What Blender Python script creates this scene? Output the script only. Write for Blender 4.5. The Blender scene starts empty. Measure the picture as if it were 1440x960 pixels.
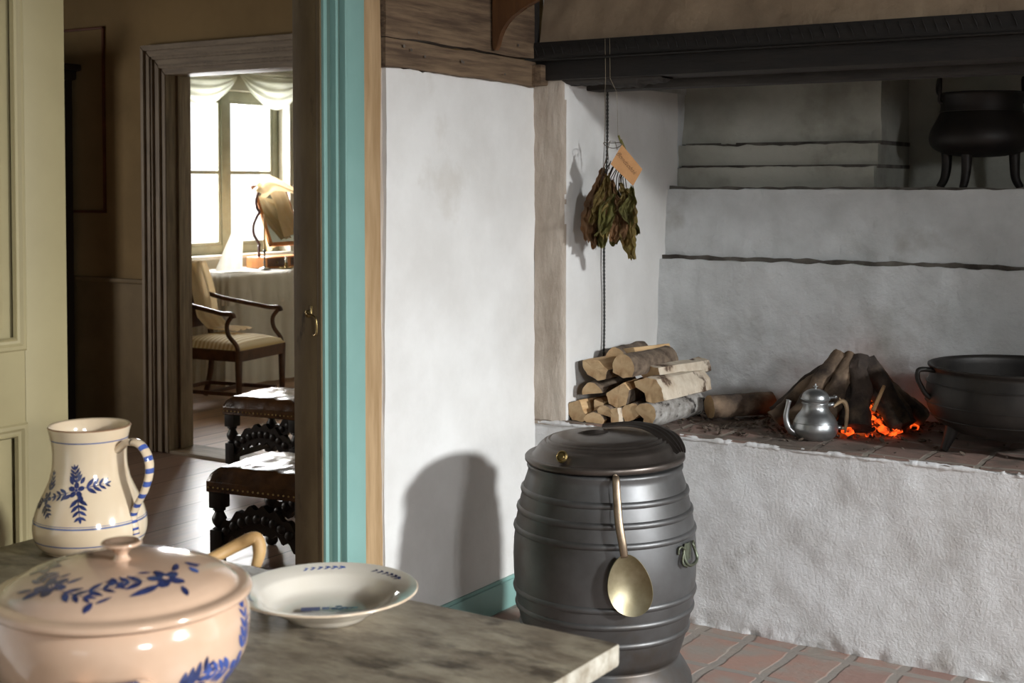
import bpy, bmesh, math, random
from mathutils import Vector, Matrix, noise, Euler
PI = math.pi
R = math.radians
random.seed(7)
C = bpy.context.scene.collection
sc = bpy.context.scene

# ------------------------------------------------------------------ materials
def lin(c):
    return tuple((v/255/12.92 if v/255 <= .04045 else ((v/255+.055)/1.055)**2.4) for v in c)+(1,)

def mat(name, c1, c2=None, rough=.7, metal=0., scale=8., stretch=(1,1,1), bump=0., bscale=40., c3=None, s3=3., t3=(.55,.7),
        spec=.5, coat=0., detail=6, ramp=(.35,.65), sss=0., bdist=.004, rvar=0., trans=0.):
    m = bpy.data.materials.new(name); m.use_nodes = True
    nt = m.node_tree; n = nt.nodes; l = nt.links
    b = n['Principled BSDF']
    b.inputs['Roughness'].default_value = rough
    b.inputs['Metallic'].default_value = metal
    b.inputs['Specular IOR Level'].default_value = spec
    b.inputs['Coat Weight'].default_value = coat
    b.inputs['Coat Roughness'].default_value = .08
    if sss: b.inputs['Subsurface Weight'].default_value = sss
    tc = n.new('ShaderNodeTexCoord'); mp = n.new('ShaderNodeMapping')
    mp.inputs['Scale'].default_value = stretch
    l.new(tc.outputs['Object'], mp.inputs['Vector'])
    def nz(s, d=detail):
        t = n.new('ShaderNodeTexNoise'); t.inputs['Scale'].default_value = s
        t.inputs['Detail'].default_value = d; t.inputs['Roughness'].default_value = .6
        l.new(mp.outputs['Vector'], t.inputs['Vector']); return t
    col = None
    if c2:
        t = nz(scale); r = n.new('ShaderNodeMapRange')
        r.inputs['From Min'].default_value = ramp[0]; r.inputs['From Max'].default_value = ramp[1]
        l.new(t.outputs['Fac'], r.inputs['Value'])
        mx = n.new('ShaderNodeMix'); mx.data_type = 'RGBA'
        mx.inputs['A'].default_value = lin(c1); mx.inputs['B'].default_value = lin(c2)
        l.new(r.outputs['Result'], mx.inputs['Factor']); col = mx.outputs['Result']
        if rvar:
            rr = n.new('ShaderNodeMapRange'); rr.inputs['To Min'].default_value = rough-rvar; rr.inputs['To Max'].default_value = rough+rvar
            l.new(t.outputs['Fac'], rr.inputs['Value']); l.new(rr.outputs['Result'], b.inputs['Roughness'])
        if c3:
            t2 = nz(s3); r2 = n.new('ShaderNodeMapRange')
            r2.inputs['From Min'].default_value = t3[0]; r2.inputs['From Max'].default_value = t3[1]
            l.new(t2.outputs['Fac'], r2.inputs['Value'])
            m2 = n.new('ShaderNodeMix'); m2.data_type = 'RGBA'
            l.new(col, m2.inputs['A']); m2.inputs['B'].default_value = lin(c3)
            l.new(r2.outputs['Result'], m2.inputs['Factor']); col = m2.outputs['Result']
        l.new(col, b.inputs['Base Color'])
    else:
        b.inputs['Base Color'].default_value = lin(c1)
    if bump:
        t = nz(bscale, 8); bp = n.new('ShaderNodeBump'); bp.inputs['Strength'].default_value = bump
        bp.inputs['Distance'].default_value = bdist
        l.new(t.outputs['Fac'], bp.inputs['Height']); l.new(bp.outputs['Normal'], b.inputs['Normal'])
    if trans:
        tr = n.new('ShaderNodeBsdfTranslucent'); mix = n.new('ShaderNodeMixShader'); mix.inputs[0].default_value = trans
        if col: l.new(col, tr.inputs['Color'])
        else: tr.inputs['Color'].default_value = lin(c1)
        l.new(b.outputs[0], mix.inputs[1]); l.new(tr.outputs[0], mix.inputs[2])
        l.new(mix.outputs[0], n['Material Output'].inputs['Surface'])
    return m

def brick_mat(name, c1, c2, mortar, bw, rh, ms, dust, off=0., rough=.8, bump=.6, squash=1., shift=(0,0,0), dth=(.48,.66)):
    m = bpy.data.materials.new(name); m.use_nodes = True
    nt = m.node_tree; n = nt.nodes; l = nt.links; b = n['Principled BSDF']
    b.inputs['Roughness'].default_value = rough
    tc = n.new('ShaderNodeTexCoord'); mp = n.new('ShaderNodeMapping'); mp.inputs['Location'].default_value = shift
    l.new(tc.outputs['Object'], mp.inputs['Vector'])
    wn = n.new('ShaderNodeTexNoise'); wn.inputs['Scale'].default_value = 9; wn.inputs['Detail'].default_value = 3
    l.new(mp.outputs['Vector'], wn.inputs['Vector'])
    sub = n.new('ShaderNodeVectorMath'); sub.operation = 'SUBTRACT'; sub.inputs[1].default_value = (.5,.5,.5)
    l.new(wn.outputs['Color'], sub.inputs[0])
    sc_ = n.new('ShaderNodeVectorMath'); sc_.operation = 'SCALE'; sc_.inputs['Scale'].default_value = .035
    l.new(sub.outputs[0], sc_.inputs[0])
    ad = n.new('ShaderNodeVectorMath'); ad.operation = 'ADD'
    l.new(mp.outputs['Vector'], ad.inputs[0]); l.new(sc_.outputs[0], ad.inputs[1])
    t = n.new('ShaderNodeTexBrick'); t.offset = off; t.squash = squash
    t.inputs['Scale'].default_value = 1; t.inputs['Brick Width'].default_value = bw; t.inputs['Row Height'].default_value = rh
    t.inputs['Mortar Size'].default_value = ms; t.inputs['Mortar Smooth'].default_value = .4; t.inputs['Bias'].default_value = 0
    t.inputs['Color1'].default_value = lin(c1); t.inputs['Color2'].default_value = lin(c2); t.inputs['Mortar'].default_value = lin(mortar)
    l.new(ad.outputs[0], t.inputs['Vector'])
    nz = n.new('ShaderNodeTexNoise'); nz.inputs['Scale'].default_value = 7; nz.inputs['Detail'].default_value = 8
    l.new(mp.outputs['Vector'], nz.inputs['Vector'])
    r = n.new('ShaderNodeMapRange'); r.inputs['From Min'].default_value = dth[0]; r.inputs['From Max'].default_value = dth[1]
    l.new(nz.outputs['Fac'], r.inputs['Value'])
    mx = n.new('ShaderNodeMix'); mx.data_type = 'RGBA'
    l.new(r.outputs['Result'], mx.inputs['Factor']); l.new(t.outputs['Color'], mx.inputs['A']); mx.inputs['B'].default_value = lin(dust)
    l.new(mx.outputs['Result'], b.inputs['Base Color'])
    n2 = n.new('ShaderNodeTexNoise'); n2.inputs['Scale'].default_value = 60; n2.inputs['Detail'].default_value = 6
    l.new(mp.outputs['Vector'], n2.inputs['Vector'])
    mth = n.new('ShaderNodeMath'); mth.operation = 'MULTIPLY_ADD'; mth.inputs[1].default_value = -1.6
    l.new(t.outputs['Fac'], mth.inputs[0]); l.new(n2.outputs['Fac'], mth.inputs[2])
    bp = n.new('ShaderNodeBump'); bp.inputs['Strength'].default_value = bump; bp.inputs['Distance'].default_value = .006
    l.new(mth.outputs[0], bp.inputs['Height']); l.new(bp.outputs['Normal'], b.inputs['Normal'])
    return m

def board_mat(name, c1, c2, gap, bw, rough, along='y', rvar=.1, blen=30.):
    """floor boards / planks with dark joints, running along +Y"""
    m = bpy.data.materials.new(name); m.use_nodes = True
    nt = m.node_tree; n = nt.nodes; l = nt.links; b = n['Principled BSDF']
    tc = n.new('ShaderNodeTexCoord'); mp = n.new('ShaderNodeMapping')
    mp.inputs['Rotation'].default_value = (0,0,PI/2)
    l.new(tc.outputs['Object'], mp.inputs['Vector'])
    t = n.new('ShaderNodeTexBrick'); t.offset = .37
    t.inputs['Scale'].default_value = 1; t.inputs['Brick Width'].default_value = blen; t.inputs['Row Height'].default_value = bw
    t.inputs['Mortar Size'].default_value = .004; t.inputs['Mortar Smooth'].default_value = .2
    t.inputs['Color1'].default_value = lin(c1); t.inputs['Color2'].default_value = lin(c2); t.inputs['Mortar'].default_value = lin(gap)
    l.new(mp.outputs['Vector'], t.inputs['Vector'])
    m2 = n.new('ShaderNodeMapping'); m2.inputs['Scale'].default_value = (14,1.2,14)
    l.new(tc.outputs['Object'], m2.inputs['Vector'])
    nz = n.new('ShaderNodeTexNoise'); nz.inputs['Scale'].default_value = 2; nz.inputs['Detail'].default_value = 8
    l.new(m2.outputs['Vector'], nz.inputs['Vector'])
    mr = n.new('ShaderNodeMapRange'); mr.inputs['From Min'].default_value = .3; mr.inputs['From Max'].default_value = .7
    mr.inputs['To Min'].default_value = .72; mr.inputs['To Max'].default_value = 1.15
    l.new(nz.outputs['Fac'], mr.inputs['Value'])
    mx = n.new('ShaderNodeVectorMath'); mx.operation = 'SCALE'
    l.new(t.outputs['Color'], mx.inputs[0]); l.new(mr.outputs['Result'], mx.inputs['Scale'])
    l.new(mx.outputs[0], b.inputs['Base Color'])
    rr = n.new('ShaderNodeMapRange'); rr.inputs['To Min'].default_value = rough-rvar; rr.inputs['To Max'].default_value = rough+rvar
    l.new(nz.outputs['Fac'], rr.inputs['Value']); l.new(rr.outputs['Result'], b.inputs['Roughness'])
    mth = n.new('ShaderNodeMath'); mth.operation = 'MULTIPLY_ADD'; mth.inputs[1].default_value = -2.
    l.new(t.outputs['Fac'], mth.inputs[0]); l.new(nz.outputs['Fac'], mth.inputs[2])
    bp = n.new('ShaderNodeBump'); bp.inputs['Strength'].default_value = .35; bp.inputs['Distance'].default_value = .003
    l.new(mth.outputs[0], bp.inputs['Height']); l.new(bp.outputs['Normal'], b.inputs['Normal'])
    return m

def emis(name, c, s, c2=None):
    m = bpy.data.materials.new(name); m.use_nodes = True
    nt = m.node_tree; n = nt.nodes; l = nt.links
    b = n['Principled BSDF']; b.inputs['Base Color'].default_value = (0.02,.01,.01,1); b.inputs['Roughness'].default_value = .9
    t = n.new('ShaderNodeTexNoise'); t.inputs['Scale'].default_value = 28; t.inputs['Detail'].default_value = 4
    tc = n.new('ShaderNodeTexCoord'); l.new(tc.outputs['Object'], t.inputs['Vector'])
    r = n.new('ShaderNodeMapRange'); r.inputs['From Min'].default_value = .45; r.inputs['From Max'].default_value = .62
    r.inputs['To Max'].default_value = s
    l.new(t.outputs['Fac'], r.inputs['Value']); l.new(r.outputs['Result'], b.inputs['Emission Strength'])
    b.inputs['Emission Color'].default_value = c
    return m

M = {}
M['plaster']   = mat('whitewash', (232,230,226), (218,215,210), .9, scale=3, bump=.35, bscale=30, bdist=.006, c3=(196,188,176), s3=1.6, t3=(.62,.8))
M['plaster_r'] = mat('rough_whitewash', (232,232,232), (212,210,208), .92, scale=7, bump=.7, bscale=110, bdist=.004, c3=(150,142,132), s3=3.2, t3=(.60,.78))
M['plaster_in']= mat('inner_whitewash', (216,218,218), (196,198,197), .92, scale=5, bump=.8, bscale=26, bdist=.008, c3=(150,147,138), s3=2.4, t3=(.56,.76))
M['plaster_up']= mat('dark_whitewash', (178,177,166), (156,155,144), .92, scale=4, bump=.8, bscale=22, bdist=.008, c3=(120,117,106), s3=2.2, t3=(.54,.74))  # darker, greyer whitewash on the chimney courses, breast and recess
M['jamb_pl']   = mat('jamb_whitewash', (196,184,170), (172,158,143), .92, scale=9, stretch=(1.6,1.6,.5), bump=1., bscale=30, bdist=.008)
M['hood_pl']   = mat('sooty_plaster', (150,130,106), (122,104,84), .9, scale=4, bump=.8, bscale=18, bdist=.008)
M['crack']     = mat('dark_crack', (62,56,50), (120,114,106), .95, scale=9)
M['soot_wood'] = mat('sooted_wood', (30,25,21), (19,16,14), .75, scale=6, stretch=(1,6,6), bump=.5, bscale=14)
M['soot_wood2']= mat('sooted_wood_under', (58,53,48), (38,34,31), .8, scale=6, stretch=(1,8,8), bump=.4, bscale=14)
M['old_wood']  = mat('raw_old_planks', (124,102,78), (78,60,44), .8, scale=4, stretch=(9,1,14), bump=.8, bscale=7, c3=(60,42,28), s3=3, t3=(.6,.75))
M['oak']       = mat('honey_wood', (182,152,114), (156,126,88), .7, scale=4, stretch=(9,9,.8), bump=.3, bscale=8)
M['bracketw']  = mat('stained_bracket_wood', (100,66,36), (78,49,26), .5, scale=5, stretch=(6,6,1))
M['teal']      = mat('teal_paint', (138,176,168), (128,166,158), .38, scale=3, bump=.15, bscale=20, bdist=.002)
M['teal_d']    = mat('teal_paint_dark', (92,116,106), (78,102,92), .45, scale=14, stretch=(1,1,.15), bump=.2)  # darker teal for the strips between the raised mouldings
M['cream']     = mat('olive_cream_paint', (158,146,108), (146,134,98), .5, scale=2, bump=.15, bscale=18, bdist=.002)
M['jambp']     = mat('brown_olive_paint', (112,96,68), (94,78,54), .55, scale=4, stretch=(3,3,1), bump=.2, bscale=24, c3=(62,50,36), s3=5, t3=(.62,.72))
M['wall_mid']  = mat('ochre_brown_wall', (150,126,86), (132,110,74), .9, scale=2, bump=.2)
M['trim_mid']  = mat('grey_brown_grained_paint', (150,134,112), (116,100,82), .6, scale=5, stretch=(8,8,.8), bump=.25, bscale=9)
M['trim_mid_h']= mat('grey_brown_grained_paint_level', (150,134,112), (116,100,82), .6, scale=5, stretch=(.8,8,8), bump=.25, bscale=9)
M['dado']      = mat('dado_paint', (128,108,74), (110,92,62), .7, scale=3)
M['red_line']  = mat('red_brown_moulding', (110,60,32), (84,44,24), .6)
M['wall_far']  = mat('grey_green_wall', (182,180,162), (170,168,150), .8, scale=2)
M['sash']      = mat('olive_grey_paint', (150,150,130), (134,134,114), .5)
M['white_p']   = mat('white_paint', (226,224,214), (210,208,196), .5)
M['ceil']      = mat('ceiling_boards', (82,66,50), (60,48,36), .8, scale=3, stretch=(1,8,1))
M['far_ceil']  = mat('far_ceiling', (200,190,180))
M['boards']    = board_mat('worn_floorboards', (150,122,104), (128,102,88), (30,22,18), .235, .36)
M['boards2']   = board_mat('pale_floorboards', (190,160,136), (172,142,120), (60,42,34), .22, .42)
M['brickfloor']= brick_mat('red_brick_paving', (158,126,112), (140,112,102), (138,130,122), .17, .27, .02, (142,132,122), shift=(.05,-.035,0), dth=(.44,.62), bump=.3)
M['stonefloor']= mat('grey_stone_paving', (132,126,118), (104,99,92), .6, scale=6, bump=.4, bscale=24)
M['hearthbrick']= brick_mat('hearth_brick', (148,120,108), (120,100,90), (150,140,128), .17, .26, .012, (104,92,82), shift=(.02,-.01,0), dth=(.44,.62), bump=.35)
M['table']     = mat('weathered_grey_tabletop', (140,130,110), (98,86,70), .48, scale=7, stretch=(1.6,3.4,3), bump=.5, bscale=26, c3=(66,56,44), s3=5, t3=(.52,.66), rvar=.1)
M['table_edge']= mat('pale_worn_edge', (186,180,166), (134,124,106), .7, scale=9, stretch=(3,3,3), bump=.5)
M['glaze']     = mat('cream_glaze', (226,206,176), (214,190,158), .12, scale=3, coat=.6, spec=.6)
M['glaze_pink']= mat('pinkish_glaze', (212,180,154), (198,164,136), .13, scale=4, coat=.6, spec=.6)
M['glaze_white']= mat('white_glaze', (232,224,210), (222,212,194), .12, scale=4, coat=.6, spec=.6)
M['cobalt']    = mat('cobalt_paint', (60,70,116), (32,38,70), .15, scale=40, coat=.5)
M['cobalt_b']  = mat('bright_cobalt', (78,102,172), (56,74,136), .15, scale=30, coat=.5)
M['inkgrey']   = mat('soft_blue_line', (104,116,156), (84,92,128), .15, scale=20, coat=.5)
M['rimbrown']  = mat('brown_rim_wear', (176,140,108), (140,104,78), .3, scale=30)
M['rimpale']   = mat('pale_rim_wear', (214,196,172), (196,172,146), .2, scale=30)
M['ladle']     = mat('pale_birch_wood', (196,158,104), (168,128,80), .55, scale=6, stretch=(2,2,2), bump=.2)
M['copper']    = mat('dark_tinned_copper', (112,112,112), (88,86,84), .47, metal=.8, scale=4, bump=.06, bscale=12, c3=(84,70,56), s3=3, t3=(.55,.75), rvar=.07)
M['copper_lid']= mat('brown_patinated_copper', (106,98,92), (80,72,66), .38, metal=.8, scale=5, bump=.05, bscale=14, rvar=.07)
M['brass']     = mat('aged_brass', (168,146,96), (110,92,58), .35, metal=.9, scale=30)
M['brass_green']= mat('verdigris_brass', (108,114,98), (66,64,48), .45, metal=.7, scale=40)
M['spoon']     = mat('dull_brass', (176,166,138), (150,140,110), .42, metal=.85, scale=20, rvar=.05)
M['spoon_h']   = mat('copper_brown_handle', (156,138,116), (116,98,80), .35, metal=.75, scale=20)
M['pewter']    = mat('pewter', (176,178,178), (152,154,154), .33, metal=.9, scale=12, rvar=.06, bump=.04, bscale=60)
M['antler']    = mat('pale_wood_grip', (190,164,130), (150,122,90), .6, scale=30)
M['iron']      = mat('cast_iron', (46,42,38), (32,29,27), .5, metal=.35, scale=10, bump=.25, bscale=60, bdist=.002)
M['bronze']    = mat('blackened_bronze', (44,38,34), (30,26,24), .5, metal=.4, scale=10, bump=.15, bscale=40)
M['iron2']     = mat('highlight_iron', (92,92,94), (70,70,72), .32, metal=.6, scale=10, bump=.1)  # lighter iron: a highlight put into the colour of the pot side
M['endgrain']  = mat('sawn_wood_end', (206,178,138), (178,144,104), .8, scale=18, bump=.3, bscale=60, c3=(130,94,60), s3=9, t3=(.6,.75))
M['splitwood'] = mat('split_wood', (214,180,134), (188,148,102), .8, scale=8, stretch=(7,1,7), bump=.4, bscale=14)
M['bark']      = mat('brown_bark', (134,116,98), (76,62,50), .9, scale=22, stretch=(1,1,1), bump=1., bscale=30, bdist=.006)
M['birch']     = mat('birch_bark', (216,204,184), (180,160,136), .8, scale=12, stretch=(1,1.4,1), bump=.6, bscale=22, c3=(84,62,46), s3=14, t3=(.55,.64))
M['birch_g']   = mat('grey_birch_bark', (176,172,166), (116,110,102), .85, scale=24, bump=.8, bscale=40, c3=(56,50,46), s3=22, t3=(.55,.62))
M['char']      = mat('charred_wood', (76,62,52), (28,23,20), .85, scale=9, bump=1., bscale=24, bdist=.008, c3=(112,94,76), s3=5, t3=(.56,.7))
M['char2']     = mat('half_burnt_bark', (138,116,94), (54,43,36), .88, scale=9, bump=1., bscale=24, bdist=.008)
M['ash']       = mat('ash_and_crumbs', (110,96,82), (62,52,44), .95, scale=60, bump=1., bscale=80)
M['ember']     = emis('glowing_ember', (1,.09,.010,1), 2.4)
M['leaf']      = mat('dried_leaf', (164,146,84), (122,98,58), .75, scale=14, bump=.9, bscale=34, bdist=.006, c3=(150,112,70), s3=9, t3=(.5,.7), trans=.15)
M['leaf2']     = mat('dried_leaf_olive', (146,142,78), (96,86,48), .75, scale=16, bump=.9, bscale=34, bdist=.006, trans=.15)
M['leaf3']     = mat('dried_leaf_brown', (172,132,92), (116,86,58), .75, scale=14, bump=.9, bscale=34, bdist=.006, trans=.15)
M['stem']      = mat('dark_stem', (62,46,36), (40,32,28), .7)
M['wire']      = mat('wire', (120,104,84), (84,72,60), .4, metal=.5)
M['tag']       = mat('kraft_card', (196,146,96), (186,136,88), .8, scale=30)
M['ink']       = mat('brown_ink', (96,66,42))
M['rope']      = mat('dark_twisted_flex', (70,70,66), (44,44,42), .7, scale=60)
M['thread']    = mat('pale_thread', (150,136,112))
M['leather']   = mat('dark_brown_leather', (96,66,38), (54,36,24), .22, scale=9, bump=.5, bscale=22, bdist=.006, rvar=.06, spec=.7)
M['darkoak']   = mat('black_carved_oak', (34,27,23), (20,16,14), .42, scale=8, bump=.2)
M['nail']      = mat('brass_nail', (176,150,90), metal=.9, rough=.3)
M['mahog']     = mat('brown_chair_wood', (92,60,42), (66,42,30), .35, scale=8, stretch=(2,2,2))
M['stripe']    = None
M['linen']     = mat('cream_linen', (232,216,184), (220,202,168), .9, scale=4, trans=.3, bump=.2)
M['muslin']    = mat('white_muslin', (238,236,228), (226,222,212), .9, scale=4, trans=.35)
M['muslin_g']  = mat('pale_green_muslin', (236,236,226), (224,225,212), .9, scale=4, trans=.35)
M['yewood']    = mat('yellow_mirror_wood', (188,126,66), (160,98,50), .4, scale=6, stretch=(3,3,1))
M['plumwood']  = mat('dark_mirror_post', (92,60,58), (66,42,42), .35)
M['wax']       = mat('tallow_candle', (206,172,120))
M['silver']    = mat('tarnished_silver', (110,108,104), rough=.3, metal=.9)
M['mirror']    = mat('old_mirror_glass', (214,216,210), rough=.06, metal=1.)
M['cabinet']   = mat('black_brown_cupboard', (42,32,24), (28,22,17), .6, scale=4, stretch=(4,4,1))
M['outdoor']   = mat('pale_outdoor_ground', (200,200,190))
def stripe_mat():
    m = mat('striped_seat_fabric', (226,210,176), rough=.9)
    nt = m.node_tree; n = nt.nodes; l = nt.links; b = n['Principled BSDF']
    tc = n.new('ShaderNodeTexCoord'); w = n.new('ShaderNodeTexWave'); w.bands_direction = 'X'; w.inputs['Scale'].default_value = 9
    l.new(tc.outputs['Object'], w.inputs['Vector'])
    mx = n.new('ShaderNodeMix'); mx.data_type = 'RGBA'; mx.inputs['A'].default_value = lin((232,220,190)); mx.inputs['B'].default_value = lin((196,172,128))
    l.new(w.outputs['Fac'], mx.inputs['Factor']); l.new(mx.outputs['Result'], b.inputs['Base Color'])
    return m
M['stripe'] = stripe_mat()
def glass_mat():
    m = bpy.data.materials.new('window_glass'); m.use_nodes = True
    nt = m.node_tree; n = nt.nodes; l = nt.links; n.remove(n['Principled BSDF'])
    t = n.new('ShaderNodeBsdfTransparent'); g = n.new('ShaderNodeBsdfGlossy'); g.inputs['Roughness'].default_value = .02
    x = n.new('ShaderNodeMixShader'); x.inputs[0].default_value = .06
    l.new(t.outputs[0], x.inputs[1]); l.new(g.outputs[0], x.inputs[2]); l.new(x.outputs[0], n['Material Output'].inputs['Surface'])
    return m
M['glass'] = glass_mat()

# ------------------------------------------------------------------ mesh tools
def nb(): return bmesh.new()
def link(name, bm, mats, parent=None, loc=None, rot=None, smooth=40):
    if smooth:
        for f in bm.faces: f.smooth = True
        lim = R(smooth)
        for e in bm.edges:
            if len(e.link_faces) == 2 and e.calc_face_angle(0) > lim: e.smooth = False
    me = bpy.data.meshes.new(name); bm.to_mesh(me); bm.free()
    if not isinstance(mats, (list, tuple)): mats = [mats]
    for m in mats: me.materials.append(m)
    o = bpy.data.objects.new(name, me); C.objects.link(o)
    if parent: o.parent = parent
    if loc: o.location = loc
    if rot: o.rotation_euler = rot
    return o
def tag(o, label=None, cat=None, group=None, kind=None):
    if label: o['label'] = label
    if cat: o['category'] = cat
    if group: o['group'] = group
    if kind: o['kind'] = kind
    return o
def thing(name, label, cat, loc=(0,0,0), rz=0, group=None):
    o = bpy.data.objects.new(name, None); C.objects.link(o); o.location = loc; o.rotation_euler = (0,0,rz)
    return tag(o, label, cat, group)
def copy_tree(o, parent=None):
    c = o.copy(); C.objects.link(c); c.parent = parent
    for ch in [x for x in C.objects if x.parent == o]: copy_tree(ch, c)
    return c

def box(bm, a, b, mi=0, bev=0., mat4=None):
    a = Vector(a); b = Vector(b); c = (a+b)/2; s = b-a
    r = bmesh.ops.create_cube(bm, size=1, matrix=Matrix.Translation(c) @ Matrix.Diagonal((abs(s.x),abs(s.y),abs(s.z),1)))
    vs = r['verts']; fs = set(f for v in vs for f in v.link_faces)
    if bev:
        es = list(set(e for v in vs for e in v.link_edges))
        q = bmesh.ops.bevel(bm, geom=es, offset=bev, segments=2, affect='EDGES', profile=.6)
        fs = set(q['faces']) | set(f for f in fs if f.is_valid)
        vs = list(set(v for f in fs for v in f.verts))
        fs = set(f for v in vs for f in v.link_faces)
    for f in fs: f.material_index = mi
    if mat4: bmesh.ops.transform(bm, matrix=mat4, verts=vs)
    return vs

def lathe(bm, prof, seg=64, c=(0,0,0), mi=0, mis=None, a0=0., squash=(1,1), jit=None):
    """prof: list of (r,z); closed where r==0. mis: material index per profile segment"""
    rings = []
    c = Vector(c)
    for k,(r,z) in enumerate(prof):
        if r < 1e-6: rings.append([bm.verts.new(c+Vector((0,0,z)))]); continue
        ring = []
        for i in range(seg):
            a = a0+2*PI*i/seg
            rr = r*(1+(jit(a,z) if jit else 0))
            ring.append(bm.verts.new(c+Vector((rr*math.cos(a)*squash[0], rr*math.sin(a)*squash[1], z))))
        rings.append(ring)
    for k in range(len(rings)-1):
        A,B = rings[k],rings[k+1]; m_ = mis[k] if mis else mi
        if len(A)==1 and len(B)==1: continue
        for i in range(seg):
            j=(i+1)%seg
            if len(A)==1: f=bm.faces.new((A[0],B[j],B[i]))
            elif len(B)==1: f=bm.faces.new((A[i],A[j],B[0]))
            else: f=bm.faces.new((A[i],A[j],B[j],B[i]))
            f.material_index=m_
    return rings

def spline(pts, n=8):
    """Catmull-Rom through points (tuples of any length)"""
    out=[]; P=[tuple(p) for p in pts]; P=[P[0]]+P+[P[-1]]
    for i in range(1,len(P)-2):
        for k in range(n):
            t=k/n; p0,p1,p2,p3=P[i-1],P[i],P[i+1],P[i+2]
            out.append(tuple(.5*((2*b)+(-a+c)*t+(2*a-5*b+4*c-d)*t*t+(-a+3*b-3*c+d)*t**3) for a,b,c,d in zip(p0,p1,p2,p3)))
    out.append(P[-2]); return out

def tube(bm, pts, r, seg=10, mi=0, flat=1., up=None, cap=True, mis=None):
    pts=[Vector(p) for p in pts]; n=len(pts)
    rs = r if isinstance(r,(list,tuple)) else [r]*n
    rings=[]; ref = Vector(up) if up else None
    prev=None
    for i,p in enumerate(pts):
        t=(pts[min(i+1,n-1)]-pts[max(i-1,0)]); t.normalize()
        if prev is None:
            u = ref if ref else (Vector((0,0,1)) if abs(t.z)<.9 else Vector((1,0,0)))
        else: u = ref if ref else prev
        x=(u-t*u.dot(t)); 
        if x.length<1e-5: x=Vector((1,0,0))-t*t.x
        x.normalize(); y=t.cross(x); prev=x
        rings.append([bm.verts.new(p+x*rs[i]*math.cos(2*PI*k/seg)*flat+y*rs[i]*math.sin(2*PI*k/seg)) for k in range(seg)])
    for i in range(n-1):
        for k in range(seg):
            f=bm.faces.new((rings[i][k],rings[i][(k+1)%seg],rings[i+1][(k+1)%seg],rings[i+1][k])); f.material_index=mis[i] if mis else mi
    if cap:
        f=bm.faces.new(rings[0][::-1]); f.material_index=mi
        f=bm.faces.new(rings[-1]); f.material_index=mi
    return rings

def grid(bm, fn, nu, nv, mi=0, closed_u=False):
    vs=[[bm.verts.new(fn(i/nu,j/nv)) for j in range(nv+1)] for i in range(nu+(0 if closed_u else 1))]
    L=len(vs)
    for i in range(nu):
        for j in range(nv):
            f=bm.faces.new((vs[i][j],vs[(i+1)%L][j],vs[(i+1)%L][j+1],vs[i][j+1])); f.material_index=mi
    return vs

def prism(bm, poly, fr, d0, d1, mi=0, bev=0.):
    """poly: 2D outline; fr(u,v,d) -> point"""
    A=[bm.verts.new(fr(u,v,d0)) for u,v in poly]; B=[bm.verts.new(fr(u,v,d1)) for u,v in poly]
    n=len(poly); fs=[]
    fs.append(bm.faces.new(A[::-1])); fs.append(bm.faces.new(B))
    for i in range(n): fs.append(bm.faces.new((A[i],A[(i+1)%n],B[(i+1)%n],B[i])))
    for f in fs: f.material_index=mi
    if bev:
        es=list(set(e for f in fs for e in f.edges))
        bmesh.ops.bevel(bm, geom=es, offset=bev, segments=2, affect='EDGES')
    return fs

def fix(bm): bmesh.ops.recalc_face_normals(bm, faces=bm.faces[:])
def nz(p, s, off=0): return noise.fractal(Vector(p)*s+Vector((off,off*.7,off*1.3)), 1., 2., 4)

def rough_slab(name, origin, U, V, N, nu, nv, amp, sc_, mats, thick=.05, off=0., fn=None, edge=0., parent=None, fade=.0):
    """lumpy plaster sheet from origin spanned by U,V, bulging along N, with depth -thick*N"""
    O=Vector(origin);U=Vector(U);V=Vector(V);N=Vector(N).normalized(); bm=nb()
    def f(u,v):
        p=O+U*u+V*v
        d=nz(p,sc_,off)*amp+nz(p,sc_*4,off+5)*amp*.3
        if fn: d+=fn(u,v,p)
        q=p+N*d
        if edge:
            e=nz(p,14,off+9)*edge
            if v>.999: q+=V.normalized()*e
            if v<.001: q-=V.normalized()*abs(e)
        return q
    vs=grid(bm,f,nu,nv)
    # skirt
    lo=[vs[i][0] for i in range(nu+1)]+[vs[nu][j] for j in range(1,nv+1)]+[vs[i][nv] for i in range(nu-1,-1,-1)]+[vs[0][j] for j in range(nv-1,0,-1)]
    bk=[bm.verts.new(v.co-N*thick) for v in lo]; n=len(lo)
    for i in range(n): bm.faces.new((lo[(i+1)%n],lo[i],bk[i],bk[(i+1)%n]))
    fix(bm)
    return link(name,bm,mats,parent)

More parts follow.
